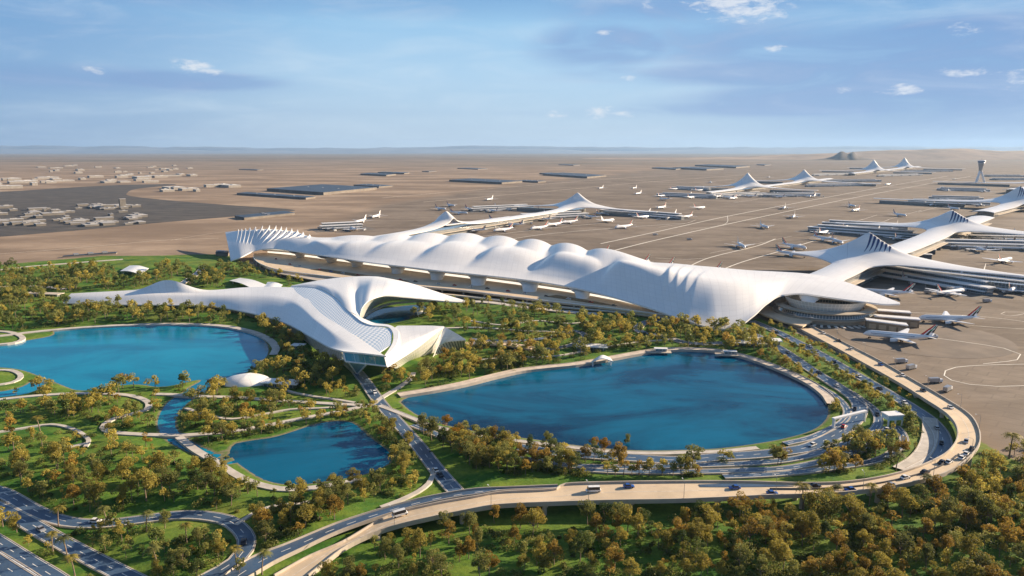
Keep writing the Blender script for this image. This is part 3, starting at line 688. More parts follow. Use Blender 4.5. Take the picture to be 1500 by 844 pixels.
LIT = M_panel('lit_glazing', (.70, .68, .63), (.80, .78, .74), 4, 6, .16, .25, 0, .5)
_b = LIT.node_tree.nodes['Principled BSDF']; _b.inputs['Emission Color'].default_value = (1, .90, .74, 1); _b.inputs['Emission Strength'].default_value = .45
# glazed back wall under the roof
fb = smooth_line([P(x, y, 6) for x, y in ((392, 371), (430, 374), (500, 383), (560, 391), (640, 402), (720, 412), (800, 423), (880, 436), (940, 450))], 6)
t2 = fb.copy(); FLT = MG[::2, ::2].reshape(-1, 3)
for q in t2: q[2] = max(8, min(27, FLT[np.argmin(((FLT[:, :2] - q[:2])**2).sum(1))][2] - 2.4))
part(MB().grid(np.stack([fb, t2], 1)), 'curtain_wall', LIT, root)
fl = fb.copy(); fl[:, 2] = 13; part(strip(side(fl, -6), -6, 6, MB(), 0, 1.2), 'gallery', CONC, root)
# forecourt decks
def slabpx(px, z, th, name, mat, root=root, kind=None):
    return part(MB().prism([P(x, y, z) for x, y in px], z - th, z), name, mat, root)
slabpx([(392, 370), (372, 371), (372, 379), (384, 388), (410, 396), (470, 404), (530, 411), (600, 418.5), (680, 426), (736, 433), (800, 441), (880, 450), (985, 463), (1010, 458), (940, 447), (880, 436), (800, 423), (720, 412), (640, 402), (560, 391), (500, 383), (430, 374)], 7, 2, 'forecourt_deck', DECKC)
slabpx([(394, 392), (386, 391), (410, 401), (470, 412), (530, 421), (560, 424), (600, 424), (600, 420.5), (530, 413), (470, 406), (414, 398)], 5, 1.2, 'promenade_deck', CONC)
pr = smooth_line([P(x, y, 7) for x, y in ((372, 371), (372, 379), (384, 388), (410, 396), (470, 404), (530, 411), (600, 418.5), (680, 426), (736, 433), (800, 441), (880, 450), (985, 463))], 6); pr[:, 2] += 1.0
part(strip(pr, -.3, .3, MB(), 0, 1.0), 'parapet', WHITE2, root)
lw = smooth_line([P(x, y, 3.5) for x, y in ((560, 428), (620, 429), (680, 433.5), (755, 442), (829, 450), (904, 456), (985, 466), (1040, 474))], 6)
part(strip(lw, -4, 4, MB(), 0, 1.2), 'lower_roadway', DECKC, root)
for i in range(4, len(lw) - 2, 6): part(MB().box((lw[i][0], lw[i][1], .6), (1.6, 1.6, 4.6), .3), 'pier', CONC, root)
q = lw.copy(); q[:, 2] += .8; part(strip(side(q, -4), -.25, .25, MB(), 0, .9), 'parapet', WHITE2, root)
for i in range(6, len(pr) - 2, 5):
    part(MB().box((pr[i][0] - 1.2, pr[i][1] + 2.5, 2.4), (1.8, 1.8, 5.2), .3), 'pier', CONC, root)
# flower beds on the deck
for k, pts in enumerate(([(455, 394.5), (520, 404), (590, 413), (600, 411.5), (530, 402), (470, 393.5)], [(800, 434), (880, 446), (905, 448), (870, 441), (815, 432)])):
    part(MB().prism([P(x, y, 7.4) for x, y in pts], 6.9, 7.4), 'planting_bed', M('ochre_planting', (.20, .12, .045), .9, .5, .25), root)
# round gate lounge below the right wing
c = P(1207, 463); ang = np.linspace(0, 2 * np.pi, 73)
def ring(r, z): return np.stack([c[0] + r * np.cos(ang), c[1] + r * .92 * np.sin(ang), np.full(73, z)], 1)
mb = MB()
mb.grid(np.stack([ring(r, z) for r, z in ((50, 0), (50, 4.2), (54, 4.2), (55, 5.8), (51, 6)) ], 1)[::-1]); part(mb, 'podium', M('warm_stone', (.42, .36, .28), .7, .1, .1), root)
part(MB().grid(np.stack([ring(49, 6), ring(47, 11)], 1)[::-1]), 'window_band', GLASS, root)
part(MB().grid(np.stack([ring(r, z) for r, z in ((47, 11), (52, 11.2), (53, 12.6), (44, 13.2), (40, 12))], 1)[::-1]), 'balcony_ring', M('warm_stone', (.42, .36, .28)), root)
part(MB().grid(np.stack([ring(38, 12), ring(44, 22)], 1)[::-1]), 'curtain_wall', GLASSW, root)
slabpx([(1098, 452), (1120, 462), (1150, 472), (1176, 478), (1190, 470), (1150, 455), (1120, 446)], 5, 1.5, 'forecourt_deck', DECKC)
mb = MB()
for k in range(12):   # steps fanning out of the lounge
    a = math.radians(232 + k * 7); q = c + (58 * math.cos(a), 54 * math.sin(a), 0); mb.box((q[0], q[1], .5), (9, 2.6, .9), a)
part(mb, 'fan_of_ramps', M('white_stone', (.66, .61, .54), .7, .1, .2), root)
# ------------------------------------------------------------------ front building (three winged hub)
c0 = P(520, 500); root = empty('winged_hub', (c0[0], c0[1], 0), 'white three winged hub building with a glass prow and diamond skylight', 'building')
A0 = rail([(92, 444, 3), (160, 446, 4.5), (225, 446.5, 6), (300, 448, 7), (360, 457, 8), (410, 470, 10), (455, 493, 14), (485, 509.5, 20), (503, 514.5, 24)])
A2 = rail([(104, 430, 11), (160, 427, 13), (215, 424.5, 15), (300, 425.5, 16), (360, 421, 18), (424, 421, 21), (470, 459, 22.5), (522, 493, 23.5), (563, 521, 24)])
A1 = np.array(A0) * .45 + np.array(A2) * .55; A1[:, 2] += np.array([.5, 1.5, 2.5, 3, 3.5, 4, 3.2, 1.2, .2])
HG = loft([A0, A1, A2], 160, 24)
fa = (np.arange(160) / 159)[:, None]; va = (np.arange(24) / 23)[None]
HG[..., 2] += 12 * np.exp(-((fa - .30) / .045)**2) * np.clip((va - .62) / .38, 0, 1)**1.3
part(MB().solid(HG, 1.1), 'roof', WHITE, root, True)
m, nt3, b = nodes('diamond_skylight')
uv = N(nt3, 'ShaderNodeUVMap'); mp = N(nt3, 'ShaderNodeMapping'); mp.inputs['Rotation'].default_value = (0, 0, math.radians(45)); mp.inputs['Scale'].default_value = (.24, .24, 1)
nt3.links.new(uv.outputs[0], mp.inputs[0]); ck = N(nt3, 'ShaderNodeTexChecker'); ck.inputs['Scale'].default_value = 1; nt3.links.new(mp.outputs[0], ck.inputs[0])
nt3.links.new(mixc(nt3, ck.outputs[1], (.80, .80, .80), (.40, .50, .60)), b.inputs['Base Color']); b.inputs['Roughness'].default_value = .2
SKYL = m
S0 = rail([(423, 421.3, 20.6), (446, 437, 21.6), (471, 460, 22.2), (496, 479.5, 22.6), (521, 492, 23), (545, 509, 23.4), (556, 516, 23.8)])
S1 = rail([(426, 420, 21), (461, 421.8, 23.6), (490, 435.5, 24.4), (512, 457, 24.4), (540, 476.5, 23.8), (572, 482, 23.8), (573, 505, 23.8)])
part(MB().solid(loft([S0, S1], 90, 14), .8), 'skylight', SKYL, root, True)
B0 = rail([(426, 420, 21.2), (462, 421.3, 24.2), (491, 435, 25.2), (514, 457.5, 25.2), (527, 464, 23), (531, 450, 27), (541, 439.5, 29), (560, 433, 28.5), (590, 434.5, 24), (625, 438, 18), (652, 441, 14), (680, 443, 11.5)])
B1 = rail([(427, 418.5, 22), (452, 413.5, 24.5), (475, 409.5, 26.5), (500, 406.5, 28), (520, 405, 29), (535, 404.5, 29), (550, 405, 29), (570, 408, 28), (598, 414, 25.5), (630, 424, 20), (657, 433, 15.5), (686, 441.5, 12)])
B1m = np.array(B0) * .5 + np.array(B1) * .5; B1m[:, 2] += np.array([0, 1, 1, 1, 0, 1.5, 3, 4, 3.5, 2.5, 1.2, .3])
part(MB().solid(loft([B0, B1m, B1], 200, 20), 1.1), 'roof', WHITE, root, True)
# pale lip beside the skylight, from the arch down to the saddle
C0 = rail([(527, 464.5, 23.2), (534, 469, 22.5), (548, 473.5, 22.5), (562, 476.5, 23.5), (580, 476.5, 24.5), (610, 476.5, 25.5), (635, 477, 26), (650, 478, 26)])
CL = rail([(522, 458.5, 24.8), (536, 469.5, 24.2), (550, 479, 23.2), (563, 493, 23.5), (572, 497, 24), (588, 496, 25), (620, 484, 26), (650, 478.6, 25.8)])
C1 = rail([(563, 521, 24), (564.5, 527, 20.5), (567.5, 536.5, 15), (590, 522.5, 15.5), (612, 508, 18), (632, 492, 22.5), (642, 483.5, 24.8), (650, 479.3, 25.6)])
CM = rail([(576, 507, 24.0), (580, 508, 23.2), (587, 508, 22.2), (600, 502, 22.4), (612, 496, 23), (630, 487, 24.6), (641, 482, 25.4), (650, 478.9, 25.7)])
CT = rail([(581, 489, 24.5), (578, 481, 24.5), (583, 477.2, 24.8), (597, 477, 25.1), (610, 477, 25.5), (628, 477, 25.8), (640, 477.5, 26), (650, 478, 26)])
part(MB().solid(loft([C1, CM, CT], 90, 22), 1.0), 'roof', WHITE, root, True)
part(MB().solid(loft([rail([(513, 457.5, 25.2), (532, 472, 24.9), (546, 476.5, 24.7), (566, 478.2, 24.6), (576, 490, 24.5), (573, 506, 24.3), (563, 521, 24.1)]), rail([(527, 464.5, 23.4), (538, 469, 23.4), (549, 473.2, 23.6), (572, 476.5, 24.6), (584, 488, 24.7), (580, 506, 24.2), (566, 522, 23.9)])], 80, 8), .9), 'roof', WHITE, root, True)
D0 = rail([(650, 478, 26), (660, 483.5, 22.5), (671, 490, 18.5), (682, 497, 14.5)])
D1 = rail([(634, 523, 2), (642, 508, 9), (657, 499.5, 13), (682, 497.6, 14.2)])
DM = np.array(D0) * .5 + np.array(D1) * .5; DM[:, 2] -= np.array([2.5, 1.5, .6, 0])
part(MB().solid(loft([D0, DM, D1], 40, 14)[:, ::-1], .9), 'roof', WHITE, root, True)
def wall(px_top, px_bot, name, mat, n=40):
    return part(MB().grid(loft([rail(px_bot), rail(px_top)], n, 2)), name, mat, root, False)
# walls
wall([(94, 444, 2.6), (225, 446.8, 5.2), (300, 448.4, 6.2), (360, 457.4, 7.2), (410, 470.5, 9), (455, 493.6, 13), (485, 510, 18.6), (500, 515, 22)],
     [(96, 444, .2), (226, 448, .2), (301, 453, .2), (360, 463, .2), (409, 478, .2), (452, 504, .2), (478, 522, 8), (500, 526, 15)], 'wall', M_panel('sandstone_panels', (.46, .39, .31), (.16, .14, .12), 5, 0, .12, .6))
wall([(527, 465, 22), (531, 451, 26.2), (541, 440.5, 28.2), (560, 434, 27.6), (590, 435.5, 23), (625, 439, 17), (652, 442, 13)],
     [(529, 468, 5), (536, 460, 5), (546, 451.5, 5), (565, 444, 5), (592, 441, 5), (625, 441, 5), (652, 442.5, 5)], 'facade', GLASSW)
lp = loft([rail([(527, 467, 3), (534, 461, 4), (545, 452.5, 5), (566, 444.5, 6), (595, 441, 7), (630, 440.6, 8), (665, 442.5, 9)]), rail([(526, 470.5, 1), (533, 465, 2), (545, 456.5, 3), (568, 447, 4.5), (600, 442.6, 6), (633, 441.6, 7.5), (668, 443, 8.8)])], 50, 4)
part(MB().solid(lp, 1.0), 'terrace', WHITE, root, True)
wall([(568.5, 536, 14), (590, 523.5, 14.5), (612, 509, 17), (632, 493, 21.5), (642, 484.5, 23.8), (649, 480.5, 24.4)], [(583, 541, .2), (598, 531, .2), (613, 526, .2), (626, 522, .2), (640, 518, .2), (652, 512, .2)], 'facade', GLASSW)
wall([(635, 522.6, 1.6), (642.5, 509, 8), (657, 500.6, 12), (681.5, 498.4, 13.2)], [(636, 523.2, 0), (648, 520, 0), (664, 516, 0), (682.5, 511.5, 0)], 'facade', M_panel('ribbed_facade', (.62, .58, .52), (.12, .13, .14), 2.6, 0, .35, .4))
# glass prow and its wedge pier
t0, t1 = P(503, 515, 23.2), P(563, 521.4, 23.2); b0, b1 = P(506, 529.5, 16), P(567, 536.5, 14.6)
mb = MB(); mb.grid(np.stack([np.linspace(b0, b1, 12), np.linspace(t0, t1, 12)], 1)); part(mb, 'prow_glass', M_panel('prow_glazing', (.03, .24, .30), (.62, .66, .66), 9, 0, .03, .04, 0, 1), root)
back = np.array((-6., 22., 0))
part(MB().solid(np.stack([np.linspace(b0, b1, 12), np.linspace(b0 + back, b1 + back, 12)], 1), .8), 'soffit', WHITE2, root)
a, bb, ap = P(511, 531, 15.2), P(537, 533.5, 15), P(523, 548.5, 0); dp = np.array((-2., 9., 0))
part(MB().add([a, bb, ap, a + dp, bb + dp, ap + dp * .3], [(0, 2, 1), (0, 3, 5, 2), (1, 2, 5, 4), (3, 4, 5)]), 'wedge_pier', M('pier_glass', (.25, .42, .48), .1, .1, .1), root)
for e in (a, bb): part(MB().tube([e, ap], .7, 6), 'pier_frame', WHITE2, root)
for p, q in ((t0, t1), (b0, b1), (t0, b0), (t1, b1)): part(MB().tube([p, q], .6, 6), 'prow_frame', WHITE2, root)
# deck leading right from the wing
dk = smooth_line([P(x, y, 4) for x, y in ((682, 503), (712, 502), (752, 505), (790, 512))], 6)
tag(strip(dk, -5, 5, MB(), 0, 1.5).build('raised_deck', DECKC), 'raised deck running right from the hub\'s ribbed end wall', 'deck')
dk2 = smooth_line([P(x, y, 3) for x, y in ((690, 441), (720, 443), (755, 448), (829, 456), (880, 460))], 6)
tag(strip(dk2, -5, 5, MB(), 0, 1.2).build('road', PAVE), 'pale elevated road between the terminal forecourt and the grove', 'road', kind='structure')
# ------------------------------------------------------------------ small park buildings
def dome(px, py, rx, ry, h, label, name='dome_pavilion', cat='pavilion'):
    c = P(px, py); th = np.linspace(0, np.pi / 2, 9); ph = np.linspace(0, 2 * np.pi, 33)
    G = np.array([[(c[0] + rx * math.cos(t) * math.cos(p), c[1] + ry * math.cos(t) * math.sin(p), .3 + h * math.sin(t) * (1 - .12 * abs(math.sin(2 * p)) * math.cos(t))) for p in ph] for t in th])
    root = empty(name, (c[0], c[1], 0), label, cat)
    part(MB().grid(G.transpose(1, 0, 2)), 'shell_roof', WHITE, root, True)
    part(MB().grid(np.stack([G[0] - (0, 0, 1.5), G[0]], 1) * 1.0), 'base_ring', CONC, root)
    return root
dome(362, 561, 19, 15, 6.5, 'white dome pavilion on the shore of the left lake')
def canopy(pts, z, bend, label):
    w_ = [P(x, y, z) for x, y in pts]; c = sum(w_) / len(w_)
    root = empty('canopy', (c[0], c[1], 0), label, 'canopy')
    G = loft([[w_[0], (w_[0] + w_[1]) / 2 + (0, 0, bend), w_[1]], [w_[3], (w_[3] + w_[2]) / 2 + (0, 0, bend), w_[2]]], 16, 8)
    part(MB().solid(G, .6), 'roof', WHITE, root, True)
    for p in w_:
        q = c + (p - c) * .8; part(MB().tube([(q[0], q[1], -1), (q[0], q[1], z)], .5, 6), 'post', WHITE2, root)
canopy([(176, 397), (205, 402), (218, 393), (190, 389)], 6, 2, 'white canopy among trees above the peaked left wing')
canopy([(336, 411), (372, 424), (392, 418), (352, 407)], 5, 2, 'larger pale canopy in the garden left of the forecourt')
canopy([(384, 424), (404, 427), (414, 417), (392, 413)], 5, 1.5, 'smaller pale canopy nearest the promenade deck')
canopy([(865, 531), (898, 529), (894, 524), (870, 526)], 3, 3, 'small white tent canopy on the big lake walkway')
canopy([(612, 461), (626, 459), (622, 455), (610, 457)], 4, 1.2, 'little white canopy beside the hub courtyard pool')
for px, py, lab in ((965, 517, 'floating jetty at the middle of the north lake walkway'), (1066, 521, 'white boarding pavilion on the north lake walkway')):
    c = P(px, py); root = empty('jetty', (c[0], c[1], 0), lab, 'jetty')
    part(MB().box((c[0], c[1], .9), (22, 8, .8), -.1), 'platform', CONC, root); part(MB().box((c[0] + 2, c[1] + 1, 4), (12, 5, .5), -.1), 'roof', WHITE2, root)
    part(MB().box((c[0] + 2, c[1] + 1, 2.5), (10, 3.8, 2.6), -.1), 'wall', GLASS, root)
for i, (px, py, l, h_, lab) in enumerate(((65, 436, 44, 5, 'dark low pavilion left of the hub\'s pointed wing tip'), (1098, 508, 30, 4, 'pale low kiosk in the grove under the roof tip'), (866, 513, 26, 4, 'flat roofed kiosk in the grove behind the tent canopy'), (437, 512, 8, 4, 'tiny white hut in the grove left of the glass prow'), (413, 566, 26, 3.5, 'low flat shelter right of the dome pavilion'), (1120, 534 - 30, 26, 4, 'flat pale kiosk between lake road and roof tip'))):
    c = P(px, py); root = empty('pavilion', (c[0], c[1], 0), lab, 'pavilion'); w2 = 9 if l > 10 else 6
    part(MB().box((c[0], c[1], h_ / 2), (l, w2, h_), -.15), 'wall', GLASS, root); part(MB().box((c[0], c[1], h_ + .35), (l + 4, w2 + 3, .7), -.15), 'roof', WHITE2 if i else CONC, root)
# ------------------------------------------------------------------ aircraft
RED, GRN, BLK, BLU = M('tail_red', (.55, .03, .02), .3, .03), M('tail_green', (.0, .20, .07), .3, .03), M('tail_black', (.015, .015, .02), .3, .03), M('plain_tail_blue', (.05, .13, .33), .3, .03)
def make_plane(fin, L=62.0, fname='airliner'):
    r = empty(fname, (0, 0, 0), 'white airliner standing on the apron', 'airliner')
    R_ = 3.1; zc = 5.2
    prof = [(0, .05, -.5), (.012, .32, -.42), (.035, .62, -.25), (.07, .86, -.1), (.12, 1, 0), (.60, 1, 0), (.72, .90, .10), (.84, .62, .34), (.93, .34, .58), (.985, .14, .72), (1, .05, .74)]
    pts = [(L / 2 - t * L, 0, zc + dz * R_ ) for t, s, dz in prof]; rad = [R_ * s for t, s, dz in prof]
    vs = []; n = 16
    for p, q in zip(pts, rad): vs += [(p[0], q * math.cos(2 * math.pi * k / n), p[2] + q * math.sin(2 * math.pi * k / n)) for k in range(n)]
    m_ = len(pts); fs = [(i * n + k, (i + 1) * n + k, (i + 1) * n + (k + 1) % n, i * n + (k + 1) % n) for i in range(m_ - 1) for k in range(n)]
    b = MB().add(vs, [f[::-1] for f in fs]); f_ = b.build('fuselage', PLANEW, r, smooth=True)
    wn = MB()
    for s in (-1, 1): wn.grid(np.array([[(L / 2 - x, s * (R_ + .03) * math.cos(.22), zc + R_ * math.sin(.16)), (L / 2 - x, s * (R_ + .03) * math.cos(.3), zc + R_ * math.sin(.30))] for x in (6.5, 44)]))
    wn.grid(np.array([[(L / 2 - 2.6, y, zc + .95 - abs(y) * .12), (L / 2 - 4.4, y * 1.2, zc + 2.1 - abs(y) * .16)] for y in (-1.5, -.7, 0, .7, 1.5)])); wn.build('window_row', SLIT, f_)
    def foil(root_le, root_te, tip_le, tip_te, th0, th1, nm, mat=PLANEW, vertical=False):
        mb = MB(); a, b_, c, d = map(np.array, (root_le, root_te, tip_le, tip_te))
        up = np.array((0, 1, 0.)) if vertical else np.array((0, 0, 1.))
        pr = [a, a * .7 + b_ * .3 + up * th0, b_, a * .7 + b_ * .3 - up * th0]; pt = [c, c * .7 + d * .3 + up * th1, d, c * .7 + d * .3 - up * th1]
        mb.add(pr + pt, [(i, (i + 1) % 4, 4 + (i + 1) % 4, 4 + i) for i in range(4)] + [(0, 3, 2, 1), (4, 5, 6, 7)]); return mb.build(nm, mat, r)
    for s in (-1, 1):
        foil((8, s * 2.2, 3.6), (-6.5, s * 2.2, 3.4), (-9, s * 30, 6.2), (-12, s * 30, 6.1), .8, .2, 'wing')
        foil((-L / 2 + 9, s * 1.2, 6.6), (-L / 2 + 3, s * 1.2, 6.6), (-L / 2 + 2.5, s * 11, 7.6), (-L / 2 - .3, s * 11, 7.6), .35, .1, 'tailplane')
        mb = MB(); y = s * 9.6
        mb.tube([(8.2, y, 2.3), (7.6, y, 2.3), (5, y, 2.3), (2.6, y, 2.45), (1.4, y, 2.5)], [1.55, 1.85, 1.9, 1.5, .9], 14)
        mb.add([(6.2, y - .25, 4.0), (6.2, y + .25, 4.0), (.5, y + .25, 4.2), (.5, y - .25, 4.2), (5.5, y - .25, 3.4), (5.5, y + .25, 3.4), (1.2, y + .25, 3.2), (1.2, y - .25, 3.2)], [(0, 1, 2, 3), (0, 4, 5, 1), (1, 5, 6, 2), (3, 2, 6, 7), (0, 3, 7, 4)])
        e = mb.build('engine', PLANEW, r, smooth=False)
        MB().tube([(8.28, y, 2.3), (8.1, y, 2.3)], [1.45, 1.4], 14).build('intake', BLK, e)
    # fin: slanted colour bands across the sheet
    z0, z1 = 7.6, 18.6; le = lambda z: -L / 2 + 13.5 - (z - z0) * 1.02; te = lambda z: -L / 2 + 3.6 - (z - z0) * .42
    mb = MB(); nz, nx = 14, 12
    for i in range(nz):
        for j in range(nx):
            q = []
            for zz, f in ((i, j), (i, j + 1), (i + 1, j + 1), (i + 1, j)):
                z = z0 + (z1 - z0) * zz / nz; ff = f / nx; x = le(z) + (te(z) - le(z)) * ff
                q.append((x, .34 * (1 - .65 * zz / nz) * math.sin(math.pi * min(1, .08 + ff * .92)) + .02, z))
            fz = (i + .5) / nz; fx = (j + .5) / nx; band = fx * 10 - 1.0 - fz * .2
            mi = 0
            if fin == 'striped':
                k = fx + .05 * math.sin(fz * 6)
                mi = 1 if k < .30 else (0 if k < .44 else (2 if (fz > .45 and k < .66) else (3 if (fz <= .45 and k < .72) else (0 if k < .80 else (3 if fz > .25 else 0)))))
            elif fin == 'blue': mi = 4
            mb.add(q, [(3, 2, 1, 0)], mi); mb.add([(a, -b_, c) for a, b_, c in q], [(0, 1, 2, 3)], mi)
    mb.build('tail_fin', [PLANEW, RED, GRN, BLK, BLU], r)
    for x, y in ((L / 2 - 6, 0), (-2.5, 3.4), (-2.5, -3.4)):
        g = MB().tube([(x, y, 1), (x, y, 3)], .25, 6).build('landing_gear', METAL, r)
        w_ = MB()
        for dx in (-.7, .7):
            w_.tube([(x + dx, y - .5, .65), (x + dx, y + .5, .65)], .65, 10)
        w_.build('wheel', TYRE, g)
    return r
def dogroup(o, g):
    o['group'] = g
PROTO = {k: make_plane(k) for k in ('striped', 'striped', 'plain')}
USED = set()
def plane(nose, tail, kind, label, group='airliners parked and taxiing on the apron', L=None):
    a, b = P(*nose, 3), P(*tail, 3); c = (a + b) / 2; d = a - b
    o = PROTO[kind] if kind not in USED else copy_tree(PROTO[kind]); USED.add(kind)
    o.location = (c[0], c[1], .15); o.rotation_euler = (0, 0, math.atan2(d[1], d[0]))
    s = (L or min(72, max(46, np.linalg.norm(d)))) / 62.0; o.scale = (s, s, s); tag(o, label, 'airliner', group); return o
ST = 'airliner with striped tail'
for nose, tail, kind, lab, L in [
    ((1272, 491), (1362, 499), 'striped', 'white striped tail airliner nearest the viaduct, on the round dark stand', 62),
    ((1347, 468), (1432, 470), 'striped', 'white striped tail airliner nosed up to the tan gate buildings', 62),
    ((1262, 428), (1334, 433), 'striped', 'striped tail airliner half hidden behind the right roof wing', 62),
    ((1500, 376), (1440, 390), 'striped', 'airliner at the right edge below the long roof arm', 60),
    ((1190, 366), (1137, 358), 'striped', 'upper of two airliners side by side left of the near pleated peak', 60),
    ((1186, 376), (1133, 370), 'striped', 'lower of two airliners side by side left of the near pleated peak', 60),
    ((1233, 354), (1183, 347), 'striped', 'airliner in shade just left of the near pleated peak, upper one', 60),
    ((1243, 360), (1210, 349), 'striped', 'airliner tucked against the near pleated peak, lower one', 60),
    ((1092, 364), (1079, 357), 'plain', 'lone white airliner with a long shadow in the middle of the apron', 60),
    ((1127, 335), (1111, 330), 'plain', 'white airliner taxiing, lowest of the three on the double taxi line', 60),
    ((1157, 323), (1168, 313), 'plain', 'white airliner taxiing, middle of the three on the double taxi line', 60),
    ((1144, 309), (1154, 301), 'plain', 'white airliner taxiing, topmost of the three on the double taxi line', 60),
    ((1263, 305), (1233, 299), 'striped', 'airliner of the pair standing beyond the double taxi line, upper', 60),
    ((1237, 311), (1270, 306), 'striped', 'airliner of the pair standing beyond the double taxi line, lower', 60),
    ((1336, 318), (1300, 313), 'striped', 'airliner alone above the arm of the far pleated peak', 60),
    ((1388, 278), (1375, 273), 'striped', 'airliner left of the pier below the control tower', 60),
    ((1412, 308), (1381, 304), 'striped', 'airliner behind the far pleated peak', 60),
    ((1359, 302), (1372, 299), 'plain', 'small white airliner left of the larger one behind the far pleated peak', 60),
    ((1291, 271), (1310, 270), 'striped', 'pale airliner left of the runway lines near the distant twin peaks', 60),
    ((1396, 264), (1401, 261), 'plain', 'tiny white airliner on the runway left of the control tower', 60),
    ((516, 327), (541, 322), 'plain', 'white airliner behind the finned end of the terminal, nearer', 60),
    ((540, 320), (562, 315), 'plain', 'white airliner behind the finned end of the terminal, farther', 60),
    ((659, 308), (632, 305), 'striped', 'striped tail airliner left of the low concourse, front left of the four', 60),
    ((671, 303), (650, 300), 'striped', 'striped tail airliner left of the low concourse, rear left of the four', 60),
    ((685, 313), (659, 312), 'striped', 'striped tail airliner left of the low concourse, front right of the four', 60),
    ((699, 308), (680, 306), 'striped', 'white airliner left of the low concourse, rear right of the four', 60),
    ((708, 294), (727, 291), 'plain', 'lone white airliner taxiing above the low concourse', 60),
    ((873, 277), (888, 275), 'plain', 'white airliner right of the concourse peak, first of three', 60),
    ((922, 277), (937, 275), 'plain', 'white airliner right of the concourse peak, second of three', 60),
    ((926, 285), (944, 283), 'plain', 'white airliner right of the concourse peak, lowest of three', 60),
    ((722, 339), (753, 336), 'striped', 'striped tail airliner below the low concourse, first from the domes', 60),
    ((776, 336), (804, 333), 'striped', 'striped tail airliner below the low concourse, second from the domes', 60),
    ((798, 331), (826, 328), 'striped', 'striped tail airliner below the low concourse, third from the domes', 60),
    ((822, 327), (846, 325), 'striped', 'striped tail airliner below the low concourse, fourth from the domes', 60),
    ((898, 323), (882, 325), 'plain', 'small white airliner on the apron under the concourse arm', 60),
    ((893, 335), (934, 331), 'striped', 'silver airliner with red striped tail alone on the taxiway below the arm', 62),
    ((975, 317), (993, 314), 'plain', 'white airliner at the tip of the concourse arm', 60),
    ((957, 306), (981, 303), 'striped', 'airliner above the right concourse arm', 60),
    ((1037, 304), (1011, 306), 'striped', 'airliner standing below the distant gate buildings', 60),
    ((962, 291), (985, 293), 'striped', 'airliner at the dark gate building left of the twin peaks', 60),
    ((1062, 292), (1085, 290), 'striped', 'airliner in front of the twin peaked concourse', 60),
    ((1180, 289), (1200, 287), 'plain', 'white airliner at the right end of the twin peaked concourse piers', 60),
    ((1045, 269), (1037, 266), 'plain', 'white airliner behind the twin peaked concourse', 60),
    ((1123, 262), (1130, 258), 'plain', 'airliner behind the second of the twin peaks', 60)]:
    plane(nose, tail, kind, lab, L=L)
for px, z0, lab in ((896, 372, 'striped tail airliner mostly hidden behind the fifth roof dome'), (953, 386, 'striped tail airliner mostly hidden behind the last roof dome'), (988, 391, 'striped tail airliner mostly hidden behind the smooth roof end'), (1057, 398, 'striped tail airliner hidden behind the roof, only red fin showing')):
    plane((px - 44, z0 + 4), (px - 2, z0), 'striped', lab, L=60)
